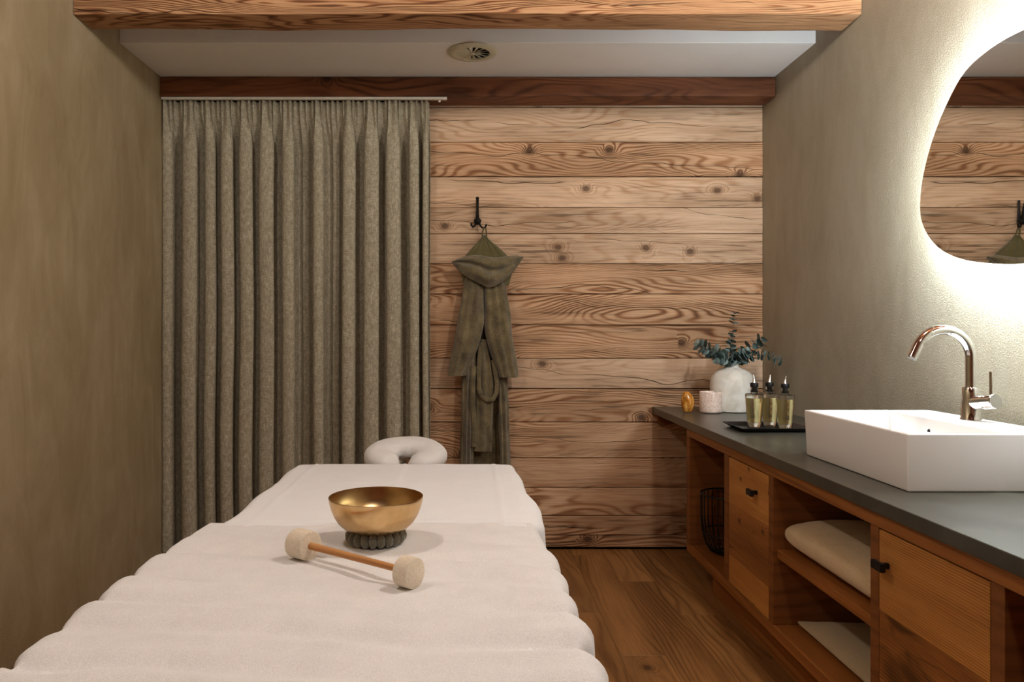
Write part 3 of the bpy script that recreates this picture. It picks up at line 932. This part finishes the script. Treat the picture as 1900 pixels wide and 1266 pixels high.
# ------------------------------------------------------------------ towels in the cabinet
def soft_block(L, W, H, px, seed, lay=1, amp=0.004):
    """folded towel: superellipse section across X, rounded ends along Y"""
    nu, nv = 56, 48
    bm = bmesh.new(); rings = []
    for i in range(nu + 1):
        s = -1 + 2 * i / nu
        y = L / 2 * math.copysign(1 - (1 - abs(s)) ** 1.6, s) if False else L / 2 * s
        e = max(0.0, 1 - abs(s) ** 9) ** 0.42
        ring = []
        for j in range(nv):
            a = 2 * pi * j / nv
            ca, sa = cos(a), sin(a)
            xx = math.copysign(abs(ca) ** (2 / px), ca) * W / 2
            zz = math.copysign(abs(sa) ** (2 / 2.6), sa) * H / 2
            zz *= 0.9 + 0.1 * e
            xx *= lerp(0.94, 1, e); zz *= lerp(0.45, 1, e)
            d = amp * n3(xx * 9 + seed, y * 7, zz * 9) + amp * 0.5 * n3(xx * 25, y * 22 + seed, zz * 20)
            zz += d * (1 if zz > 0 else 0.1); xx += d * 0.6
            ring.append(bm.verts.new((xx, y, zz + H / 2)))
        rings.append(ring)
    for A, B in zip(rings, rings[1:]):
        for q in range(nv):
            p = (q + 1) % nv
            bm.faces.new((A[q], A[p], B[p], B[q]))
    bm.faces.new(rings[0][::-1]); bm.faces.new(rings[-1])
    return bm_mesh(bm)
tw = link('folded_towel', soft_block(0.60, 0.40, 0.118, 3.0, 2.0), 'cream', None, (1.278, 2.284, 0.4808), smooth=True)
tag(tw, 'thick folded cream terry towel on the cabinet shelf', 'towel')
def cushion_mesh(L, W, H):
    def f(u, v, s):
        x, y = (u - 0.5) * W, (v - 0.5) * L
        e = ((1 - (2 * u - 1) ** 4) * (1 - (2 * v - 1) ** 4)) ** 0.7
        z = H * 0.5 * (0.42 + s * e) + 0.002 * n3(x * 12, y * 12, 3) * e + 0.016 * (1 - u)
        return Vector((x, y, z))
    bm = bmesh.new(); n = 26
    A = [[bm.verts.new(f(i / n, j / n, 1)) for j in range(n + 1)] for i in range(n + 1)]
    B = [[bm.verts.new(f(i / n, j / n, 0) * 1.0 + Vector((0, 0, -0.007 - (0.016 * (1 - i / n) if True else 0) * ((1 - (2 * i / n - 1) ** 6) * (1 - (2 * j / n - 1) ** 6))))) for j in range(n + 1)] for i in range(n + 1)]
    for i in range(n):
        for j in range(n):
            bm.faces.new((A[i][j], A[i + 1][j], A[i + 1][j + 1], A[i][j + 1]))
            bm.faces.new((B[i][j], B[i][j + 1], B[i + 1][j + 1], B[i + 1][j]))
    for q in range(n):
        for (a, b) in (((q, 0), (q + 1, 0)), ((q, n), (q + 1, n)), ((0, q), (0, q + 1)), ((n, q), (n, q + 1))):
            bm.faces.new((A[a[0]][a[1]], A[b[0]][b[1]], B[b[0]][b[1]], B[a[0]][a[1]]))
    return bm_mesh(bm)
cu = link('folded_blanket', cushion_mesh(0.56, 0.42, 0.05), 'beige', None, (1.335, 2.287, zb1 + 0.001), smooth=True)
zmin = min(v.co.z for v in cu.data.vertices)
cu.location.z -= zmin
tag(cu, 'flat beige folded blanket on the cabinet floor below the cream towel', 'blanket')

# ================================================================== CURTAIN
ct = thing('curtain_track', 'slim white curtain track under the dark wall beam', 'curtain track', (-0.87, 4.085, 2.49))
link('rail', box_mesh(1.545, 0.022, 0.014, 0.002, 1), 'rail', ct, (-0.012, 0, 0.0002))
link('end_glider', box_mesh(0.012, 0.008, 0.013, 0.002, 1), 'rail', ct, (0.720, -0.002, -0.0135))
px2x = lambda p, Y=4.085: (p - 867) / 1400 * Y
ridges = [(304, 1.0), (350, 1.0), (384, 0.75), (418, 0.95), (453, 1.0), (491, 1.0), (534, 1.0), (559, 0.25), (589, 1.0), (617, 0.30), (644, 1.0), (688, 1.0), (729, 1.0), (768, 0.85), (789, 0.9)]
RX = [(px2x(p), a) for p, a in ridges]
ZCT, ZCB = 2.4815, 0.012
CA, CB_ = -1.652, px2x(796)
prof = []                       # (u, x, depth) with depth forward positive
# build the folded section as a poly-line with omega-shaped folds
SEC = []
nr = len(RX)
bounds = [CA] + [(RX[i][0] + RX[i + 1][0]) / 2 for i in range(nr - 1)] + [CB_]
for i in range(nr):
    xa, xc, xb, amp = bounds[i], RX[i][0], bounds[i + 1], RX[i][1]
    for s in range(24):
        t = s / 24
        th = 2 * pi * t
        xx = (lerp(xa, xc, t * 2) if t < 0.5 else lerp(xc, xb, t * 2 - 1))
        om = -(xb - xa) * 0.19 * amp * sin(2 * th)
        dd = (1 - cos(th)) / 2
        dd = dd ** 0.72
        SEC.append((xx - om, dd * amp, xx))
SEC.append((CB_, 0.15, CB_))
ns_ = len(SEC)
def curtain_fn(u, v):
    i = min(int(round(u * (ns_ - 1))), ns_ - 1)
    x, d, xr = SEC[i]
    z = lerp(ZCT, ZCB, v)
    top_ = sstep(2.20, 2.44, z)
    pp = 0.5 + 0.5 * sin(xr * 2 * pi / 0.0285 + 1.5 * n3(xr * 9, 0, 0))
    dt = 0.16 + 0.18 * pp + 0.12 * d
    xt = lerp(CA + 0.004, CB_, u)
    big = d * (0.9 + 0.25 * n3(xr * 3, z * 0.8, 2))
    dep = lerp(big, 0.55 + dt * 0.9, top_)
    xx = lerp(x + 0.006 * n3(xr * 5, z * 1.1, 7) * (1 - top_), lerp(x, xr, 0.8), top_)
    fine = 0.0025 * n3(xr * 30, z * 2.5, 1) * (1 - top_)
    return Vector((max(xx, XL + 0.004), 4.222 - 0.142 * dep - fine - 0.003 * n3(xr * 12, z * 3, 5), z))
cme = grid_mesh(curtain_fn, ns_ - 1, 90)
cur = link('curtain', cme, 'linen', None, smooth=True)
solidify(cur, 0.002, 0)
tag(cur, 'floor-length grey-beige linen curtain with pencil pleats hanging from the white track', 'curtain')

# ================================================================== HOOK AND BATHROBE
PXM = 4.20 / 1400
def W(px, py, Y=4.20): return Vector(((px - 867) / 1400 * Y, Y, EYE + (614 - py) / 1400 * Y))
hk = thing('coat_hook', 'black cast-iron coat hook on the plank wall above the bathrobe', 'hook', W(886, 400, 4.236))
O = hk.location
def rel(px, py, Y): return W(px, py, Y) - O
link('back_plate', tube_mesh([rel(886, 372, 4.2375), rel(886, 385, 4.2375), rel(886, 412, 4.2375)], [0.008, 0.0065, 0.012], 14, True, squash=0.45, up=(1, 0, 0)), 'black', hk, smooth=True)
up_ = link('upper_prong', tube_mesh([rel(886, 410, 4.230), rel(886, 405, 4.214), rel(886, 392, 4.205), rel(886, 378, 4.192), rel(885.8, 370, 4.182)], [0.009, 0.008, 0.0075, 0.007, 0.0075], 12, True, up=(1, 0, 0)), 'black', hk, smooth=True)
link('knob', lathe_mesh([(0, -0.010), (0.007, -0.008), (0.0105, 0), (0.007, 0.008), (0, 0.010)], 16), 'black', up_, rel(885.8, 368.5, 4.180), smooth=True)
link('boss', lathe_mesh([(0, -0.024), (0.012, -0.019), (0.020, -0.008), (0.0215, 0.004), (0.014, 0.013), (0, 0.017)], 20), 'black', hk, rel(886, 410, 4.216), smooth=True)
link('left_prong', tube_mesh([rel(884, 413, 4.214), rel(881, 419, 4.20), rel(877.5, 421.5, 4.188), rel(874.5, 418, 4.18), rel(874.2, 414, 4.178)], 0.0052, 10, True, up=(0, 1, 0)), 'black', hk, smooth=True)
link('right_prong', tube_mesh([rel(888, 413, 4.214), rel(892, 420, 4.20), rel(897, 424, 4.19), rel(901, 421, 4.182), rel(902.5, 416, 4.178)], 0.0052, 10, True, up=(0, 1, 0)), 'black', hk, smooth=True)

rbx = thing('bathrobe', 'olive brown hooded terry bathrobe hanging from the black hook on the plank wall', 'bathrobe', W(899, 640, 4.20))
RO = rbx.location
def loft(rows_, nseg=36, seed=0, amp=0.004, fr=18, mat='robe', name='panel', parent=None, sq=2.6, folds=0.0, nf=3, org=None):
    """rows_: (py, xl, xr, Y centre, half depth): elliptical sections in world pixels; smooth interpolation down the rows"""
    org = RO if org is None else org
    bm = bmesh.new(); rings = []
    K = []
    n = len(rows_)
    for i in range(n - 1):
        for s in range(7):
            t = s / 7
            a, b = rows_[i], rows_[i + 1]
            p0, p3 = rows_[max(i - 1, 0)], rows_[min(i + 2, n - 1)]
            K.append([0.5 * ((2 * a[q]) + (b[q] - p0[q]) * t + (2 * p0[q] - 5 * a[q] + 4 * b[q] - p3[q]) * t * t + (3 * a[q] - p0[q] - 3 * b[q] + p3[q]) * t ** 3) for q in range(5)])
    K.append(list(rows_[-1]))
    for (py, xl, xr, Y, hd) in K:
        ring = []
        c = (xl + xr) / 2; hw = abs(xr - xl) / 2
        for j in range(nseg):
            a = 2 * pi * j / nseg
            ca, sa = cos(a), sin(a)
            ex = math.copysign(abs(ca) ** (2 / sq), ca); ey = math.copysign(abs(sa) ** (2 / sq), sa)
            p = W(c + hw * ex, py, Y)
            dy = hd * ey
            if folds and sa < 0:
                dy += folds * (0.5 + 0.5 * cos(nf * pi * ex + seed)) * (-1) * abs(sa)
            p.y += dy
            dn = amp * n3(p.x * fr + seed, p.z * fr * 0.5, sa * 1.5)
            p.y -= dn if sa < 0 else 0
            p.x += dn * 0.5 * ca
            p.y = min(p.y, 4.234)
            ring.append(bm.verts.new(p - org))
        rings.append(ring)
    for A, B in zip(rings, rings[1:]):
        for q in range(nseg):
            p = (q + 1) % nseg
            bm.faces.new((A[q], A[p], B[p], B[q]))
    bm.faces.new(rings[0][::-1]); bm.faces.new(rings[-1])
    return link(name, bm_mesh(bm), mat, parent or rbx, smooth=True)

def relR(px, py, Y): return W(px, py, Y) - RO
# hanging loop
link('hanging_loop', tube_mesh([relR(895, 441, 4.20), relR(895.5, 430, 4.192), relR(898, 422.5, 4.186), relR(901.5, 424, 4.184), relR(902.5, 432, 4.190), relR(903, 441, 4.20)], 0.0042, 8, True, up=(0, 1, 0)), 'robe_in', rbx, smooth=True)
# hood: gathered triangular top
loft([(437, 895, 903, 4.205, 0.010), (446, 889, 909, 4.205, 0.018), (460, 876, 926, 4.20, 0.026), (476, 863, 943, 4.195, 0.034), (492, 856, 955, 4.19, 0.04), (508, 856, 950, 4.19, 0.040), (530, 860, 944, 4.19, 0.034)],
     48, 1, 0.004, 14, 'robe_in', 'hood', folds=0.010, nf=5)
# brim of the hood: crescent
def crescent():
    top_t = [(838.5, 486), (848, 481), (863, 475.5), (880, 473.5), (895, 474.5), (910, 477.5), (925, 478), (942, 475), (958, 473.5), (970.8, 476.6)]
    bot_t = [(838.5, 488.5), (846, 497), (858, 509), (872, 518), (888, 526), (904, 534.5), (918, 532), (938, 520), (955, 502), (970.8, 479)]
    def f(u, v):
        x1 = interp([(i / 9, p[0]) for i, p in enumerate(top_t)], u); y1 = interp([(i / 9, p[1]) for i, p in enumerate(top_t)], u)
        x2 = interp([(i / 9, p[0]) for i, p in enumerate(bot_t)], u); y2 = interp([(i / 9, p[1]) for i, p in enumerate(bot_t)], u)
        px, py = lerp(x1, x2, v), lerp(y1, y2, v)
        env = (1 - abs(2 * u - 1) ** 2.4)
        fw = 0.028 + 0.060 * env * (sin(pi * (0.12 + 0.76 * v)) ** 0.8)
        cre = 0.030 * env * (math.exp(-((v - 0.42 - 0.25 * (u - 0.5)) / 0.10) ** 2))      # crease under the rolled hem
        roll = 0.010 * math.exp(-((v - 0.18) / 0.13) ** 2)
        sag = 0.026 * env * math.exp(-((v - 0.72) / 0.14) ** 2) * math.exp(-((u - 0.56) / 0.16) ** 2)
        Y = 4.165 - fw + cre - roll - sag + 0.003 * n3(px * 0.06, py * 0.06, 3) + 0.004 * n3(px * 0.15, py * 0.12, 8)
        return W(px, py, Y) - RO
    return grid_mesh(f, 70, 34)
solidify(link('hood_brim', crescent(), 'robe', rbx, smooth=True), 0.006, 1)
# two sleeves hanging in front
loft([(500, 866, 900, 4.165, 0.020), (530, 861, 899, 4.160, 0.028), (570, 855, 898, 4.150, 0.040), (600, 849, 897.5, 4.144, 0.047), (630, 843, 891, 4.140, 0.050), (660, 837, 881, 4.138, 0.052), (685, 832.5, 872, 4.140, 0.050), (697, 832, 867, 4.138, 0.047)],
     48, 3, 0.014, 13, 'robe', 'sleeve', folds=0.014, nf=3)
loft([(500, 898, 936, 4.165, 0.020), (530, 898.5, 939, 4.160, 0.028), (570, 899, 945, 4.150, 0.040), (605, 899.5, 949, 4.144, 0.047), (635, 905, 953, 4.140, 0.050), (665, 914, 957, 4.138, 0.052), (688, 922, 960.5, 4.140, 0.050), (700, 926, 961, 4.138, 0.047)],
     48, 7, 0.014, 13, 'robe', 'sleeve', folds=0.014, nf=3)
# body behind and below
loft([(520, 868, 935, 4.215, 0.016), (600, 862, 938, 4.215, 0.016), (700, 858, 941, 4.218, 0.014), (790, 855, 945, 4.218, 0.014), (880, 853, 948, 4.218, 0.014), (960, 852, 950, 4.218, 0.014)],
     60, 5, 0.006, 16, 'robe', 'back_panel', folds=0.0)
loft([(640, 862, 882, 4.160, 0.020), (720, 858, 883, 4.158, 0.024), (800, 856.5, 879, 4.158, 0.026), (870, 855, 879, 4.158, 0.026), (950, 854, 880, 4.158, 0.026)], 40, 9, 0.012, 16, 'robe', 'front_panel', folds=0.020, nf=3)
loft([(630, 886, 902, 4.160, 0.016), (700, 884, 915, 4.152, 0.020), (770, 882, 914, 4.148, 0.022), (837, 880, 912, 4.146, 0.020)], 40, 13, 0.010, 16, 'robe', 'front_panel', folds=0.016, nf=2)
loft([(650, 915, 935, 4.165, 0.018), (720, 923, 941, 4.158, 0.024), (800, 926, 944, 4.158, 0.026), (870, 928, 946, 4.158, 0.026), (950, 929, 947, 4.158, 0.026)], 40, 17, 0.012, 16, 'robe', 'front_panel', folds=0.016, nf=2)
# belt: a strand and a loop
link('belt', tube_mesh([relR(893, 636, 4.135), relR(890, 665, 4.118), relR(888.5, 700, 4.112), relR(889, 722, 4.110), relR(894, 736, 4.108), relR(904, 743, 4.106), relR(915, 741, 4.106), relR(921, 729, 4.108), relR(922, 712, 4.112), relR(919, 690, 4.116), relR(915, 668, 4.13)],
     0.0125, 12, True, squash=0.55, up=(1, 0, 0)), 'robe', rbx, smooth=True)
link('belt_end', tube_mesh([relR(880, 680, 4.118), relR(877, 710, 4.112), relR(877.5, 750, 4.112), relR(880, 790, 4.114), relR(880, 815, 4.116), relR(878.5, 829, 4.118)],
     0.0135, 12, True, squash=0.5, up=(1, 0, 0)), 'robe', rbx, smooth=True)

# ================================================================== MASSAGE TABLE
TCX = -0.232; HW = 0.405; TY0, TY1 = 0.70, 2.84
ZTAB = 0.7425
mtb = thing('massage_table', 'padded massage table covered with white sheet and towel in the room', 'massage table', (TCX, 1.78, 0))
def tb(name, x0, x1, y0, y1, z0, z1, mat, bev): return box(name, x0, x1, y0, y1, z0, z1, mat, mtb, bev, 3, True)
tb('padded_top', TCX - HW, TCX + HW, TY0, TY1, 0.655, 0.727, 'pad', 0.022)
tb('frame', TCX - HW + 0.05, TCX + HW - 0.05, TY0 + 0.06, TY1 - 0.06, 0.575, 0.6545, 'leg', 0.004)
for sx in (-1, 1):
    for y in (TY0 + 0.14, TY1 - 0.14):
        tb('leg', TCX + sx * 0.30 - 0.03, TCX + sx * 0.30 + 0.03, y - 0.03, y + 0.03, 0.0005, 0.5745, 'leg', 0.004)
for y in (TY0 + 0.14, TY1 - 0.14):
    tb('stretcher', TCX - 0.269, TCX + 0.269, y - 0.015, y + 0.015, 0.14, 0.19, 'leg', 0.003)

def fold1(p, half, r, flare=0.05):
    """cloth running over an edge: returns (pos, drop, outward weight)"""
    s = 1 if p >= 0 else -1; a = abs(p)
    if a <= half - r: return p, 0.0, 0.0
    a -= half - r
    arc = r * pi / 2
    if a < arc:
        th = a / r
        return s * (half - r + r * sin(th)), r * (1 - cos(th)), s * sin(th)
    d = a - arc
    return s * (half + flare * d), r + d, s * 1.0

def drape(w_half, hang, y_a, y_b, hang_far, z0, r, rip, nu=150, nv=220, hang_fn=None, cx=TCX):
    tot = w_half - r + r * pi / 2 + hang
    L = y_b - y_a
    def f(u, v):
        p = lerp(-tot, tot, u)
        hh = hang
        x, dz, wx = fold1(p, w_half, r)
        q = lerp(0, L + hang_far, v)
        if hang_far > 0:
            yy, dy, wy = fold1(q + 10, 10 + L, 0.035)
            y = y_a + yy - 10
        else:
            y, dy, wy = y_a + q, 0, 0
        h = rip(x, y, p)
        z = z0 - dz - dy + h * max(0.0, 1 - abs(wx)) * (1 - wy)
        if hang_fn: z += hang_fn(p, y) if dz > r else 0
        return Vector((cx + x + h * wx * 1.15, y + h * wy, z))
    return grid_mesh(f, nu, nv)

def crease(d, wd=0.006): return math.exp(-(d / wd) ** 2)
def rip_sheet(x, y, p):
    h = 0.0018 * n3(x * 5, y * 5, 1) + 0.001 * n3(x * 13, y * 9, 2)
    for cx in (-0.33, 0.0, 0.33): h += 0.0030 * crease(x - cx + 0.004 * n3(y * 3, cx, 0))
    for cyy in (2.485, 1.98): h += 0.0022 * crease(y - cyy + 0.004 * n3(x * 4, cyy, 0))
    h -= 0.0065 * sstep(1.95, 1.80, y)
    if x > 0.3 and y > 1.9: h += 0.026 * sstep(2.75, 2.05, y) * sstep(1.95, 2.03, y) * sstep(0.395, 0.42, x)
    # long soft diagonal drape folds near the corners
    h += 0.004 * max(0, abs(x) - 0.30) / 0.1 * sin((y * 16) + x * 9)
    return h
sh = link('bed_sheet', drape(HW + 0.012, 0.20, 0.72, 2.85, 0.22, ZTAB - 0.008, 0.034, rip_sheet), 'sheet', None, smooth=True)
solidify(sh, 0.0025, -1)
tag(sh, 'smooth white sheet with pressed fold creases over the head half of the massage table', 'sheet')

PK = 0.137
def rip_towel(x, y, p):
    near = sstep(1.85, 1.15, y)
    side = sstep(0.12, 0.44, abs(x))
    ph = (1.60 - y) / PK + (0.55 if x > 0 else 0.0) * 0 + 0.30 * (x / 0.42) * -1.0
    ph += 0.45 * n3(x * 2.2, y * 1.9, 4) + 0.16 * n3(x * 7, y * 3, 9)
    s = sin(2 * pi * ph) + 0.35 * sin(4 * pi * ph + 0.9)
    a = 0.0010 + 0.0105 * near
    mod = 0.60 + 1.1 * n3(x * 2.2 + 3, y * 4.5, 12)
    # edges scallop more than the middle
    h = a * s * mod * lerp(0.75, 1.0, side) + 0.0050 * side * sstep(1.9, 1.5, y) * s
    h += 0.0035 * n3(x * 3, y * 6, 6) * near
    fe = sstep(1.80, 1.955, y)
    h -= 0.022 * sstep(1.60, 1.95, y) * sstep(0.41, 0.445, abs(x))
    return h * (1 - 0.8 * fe * (1 - sstep(0.40, 0.43, abs(x)))) - 0.0080 * fe * (1 - 0.8 * sstep(0.40, 0.446, abs(x)))
def towel_hang(p, y): return 0.0
tl = link('bath_towel', drape(0.447, 0.30, 0.70, 1.955, 0.0, ZTAB, 0.032, rip_towel, 170, 260, None, TCX - 0.017), 'towel', None, smooth=True)
solidify(tl, 0.004, -1)
tag(tl, 'large rumpled white terry towel over the foot half of the massage table', 'towel')

# face cradle beyond the head end
HC = Vector((-0.249, 3.040, 0.703))
fcx = thing('face_cradle', 'towel-wrapped horseshoe face cradle at the head end of the massage table', 'headrest', HC)
def cradle(ra, rb_, thick, tall):
    n = 72; bm = bmesh.new(); rings = []; m = 26
    for i in range(n + 1):
        a = R(-80) + R(340) * i / n          # small opening towards the table (-Y)
        c = Vector((ra * cos(a), rb_ * sin(a), 0.0))
        c.z = 0.020 + 0.19 * (c.y + 0.02)    # far arch tilted up
        c.y += 0.012 * max(0, -sin(a))
        rad = Vector((cos(a), sin(a), 0)).normalized()
        q_ = min(i, n - i) / n
        endf = min(1.0, (q_ / 0.06)) ** 0.5 if q_ < 0.06 else 1.0
        endf = max(endf, 0.15)
        tw_ = thick * lerp(0.82, 1.06, 0.5 + 0.5 * sin(a)); th_ = tall * lerp(0.85, 1.15, 0.5 + 0.5 * sin(a))
        ring = []
        for j in range(m):
            b = 2 * pi * j / m
            rr = math.copysign(abs(cos(b)) ** 0.85, cos(b)) * tw_ * endf
            zz = math.copysign(abs(sin(b)) ** 0.85, sin(b)) * th_ * endf
            d = 0.004 * n3(c.x * 16 + rr * 20, c.y * 16, zz * 20)
            ring.append(bm.verts.new(c + rad * (rr + d) + Vector((0, 0, zz + d))))
        rings.append(ring)
    for A, B in zip(rings, rings[1:]):
        for q in range(m):
            p = (q + 1) % m
            bm.faces.new((A[q], A[p], B[p], B[q]))
    bm.faces.new(rings[0][::-1]); bm.faces.new(rings[-1])
    return bm_mesh(bm)
link('cradle_pad', cradle(0.104, 0.096, 0.069, 0.040), 'towel', fcx, smooth=True)
link('support_arm', box_mesh(0.10, 0.26, 0.02, 0.004, 2), 'leg', fcx, (0.015, -0.07, -0.085))
link('post', box_mesh(0.03, 0.03, 0.085, 0.003, 2), 'leg', fcx, (0.015, 0.045, -0.035))

# ================================================================== SINGING BOWL, RING, MALLET
BX, BY = -0.2105, 1.742
ZR = ZTAB + 0.0015
rg = thing('felt_ring', 'round grey felt ball ring cushion under the brass singing bowl', 'cushion ring', (BX, BY, ZR))
def felt_seg():
    bm = bmesh.new()
    bmesh.ops.create_uvsphere(bm, u_segments=14, v_segments=10, radius=1)
    for v in bm.verts:
        d = 1 + 0.05 * n3(v.co.x * 2, v.co.y * 2, v.co.z * 2)
        v.co = Vector((v.co.x * 0.0185 * d, v.co.y * 0.0108 * d, v.co.z * 0.0165 * d))
    return bm_mesh(bm)
fsm = felt_seg()
NSEG = 20
for i in range(NSEG):
    a = 2 * pi * i / NSEG
    link('felt_ball', fsm, 'felt', rg, (0.053 * cos(a), 0.053 * sin(a), 0.0165), (0, 0, a), smooth=True)
bo = thing('singing_bowl', 'brushed brass singing bowl on the grey felt ring', 'bowl', (BX, BY, ZR + 0.0235))
pr = [(0, 0), (0.040, 0.0005), (0.058, 0.0045), (0.074, 0.0130), (0.087, 0.0255), (0.0965, 0.0405), (0.103, 0.056), (0.1070, 0.071), (0.1085, 0.0815), (0.1085, 0.0830)]
pin = [(0.1062, 0.0832), (0.1048, 0.071), (0.1008, 0.0565), (0.0944, 0.0415), (0.085, 0.0270), (0.0722, 0.0150), (0.0568, 0.0068), (0.039, 0.0030), (0, 0.0025)]
link('shell', lathe_mesh(pr + pin, 96), 'brass', bo, smooth=True)

# mallet
A0, A1 = Vector((-0.352, 1.618, 0)), Vector((-0.112, 1.442, 0))
zc = ZTAB + 0.0325
ml = thing('gong_mallet', 'double-headed felt mallet with wooden stick lying beside the brass singing bowl', 'mallet', (A0.x, A0.y, zc))
dv = (A1 - A0); Lm = dv.length; az = math.atan2(dv.y, dv.x)
ml.rotation_euler = (0, 0, az)
def head_mesh(r, l):
    return lathe_mesh([(0, -l / 2), (r * 0.93, -l / 2), (r * 0.98, -l / 2 + 0.001), (r, -l / 2 + 0.003), (r, l / 2 - 0.003), (r * 0.98, l / 2 - 0.001), (r * 0.93, l / 2), (0, l / 2)], 40)
link('handle', tube_mesh([(0.005, 0, 0.0), (Lm * 0.35, 0, -0.001), (Lm - 0.005, 0, -0.003)], [0.0078, 0.0072, 0.0066], 18, True), 'stick', ml, smooth=True)
link('felt_head', head_mesh(0.0315, 0.048), 'head_felt', ml, (0, 0, -0.0005), (0, R(90), 0), smooth=True)
link('felt_head', head_mesh(0.0295, 0.034), 'head_felt', ml, (Lm, 0, -0.0035), (0, R(90), 0), smooth=True)

# ================================================================== CEILING VENT
vx, vy = (877 - 867) / 1400 * 3.70, 3.705
vt = thing('ceiling_vent', 'round cream ceiling air vent with radial vanes in the bulkhead', 'vent', (vx, vy, 2.6055))
link('rim', lathe_mesh([(0.084, -0.001), (0.120, -0.001), (0.122, -0.005), (0.116, -0.011), (0.092, -0.015), (0.084, -0.013), (0.084, -0.001)], 56), 'vent', vt, smooth=True)
link('throat', lathe_mesh([(0, -0.0008), (0.0838, -0.0008), (0.0838, -0.002), (0, -0.002)], 40), 'dark', vt)
bm = bmesh.new()
tl_ = R(30)
vals = [(0.012, -0.006), (0.0835, -0.006), (0.0835, 0.006), (0.012, 0.002)]
def vane():
    bm = bmesh.new()
    lo, hi = [], []
    for r, wd in ((0.010, 0.0022), (0.083, 0.0125)):
        for s in (-1, 1):
            c = Vector((r, s * wd * cos(tl_), -0.0085 + s * 0.0045))
            lo.append(bm.verts.new(c + Vector((0, 0, -0.0006)))); hi.append(bm.verts.new(c + Vector((0, 0, 0.0006))))
    q = (0, 1, 3, 2)
    bm.faces.new([lo[i] for i in q]); bm.faces.new([hi[i] for i in q][::-1])
    for i in range(4):
        a, b = q[i], q[(i + 1) % 4]
        bm.faces.new((lo[a], lo[b], hi[b], hi[a]))
    return bm_mesh(bm)
vm = vane()
for i in range(14):
    link('vane', vm, 'vent', vt, (0, 0, 0), (0, 0, 2 * pi * i / 14 + 0.1))
link('hub', lathe_mesh([(0, -0.018), (0.008, -0.017), (0.012, -0.012), (0.012, -0.003), (0, -0.003)], 24), 'vent', vt, smooth=True)
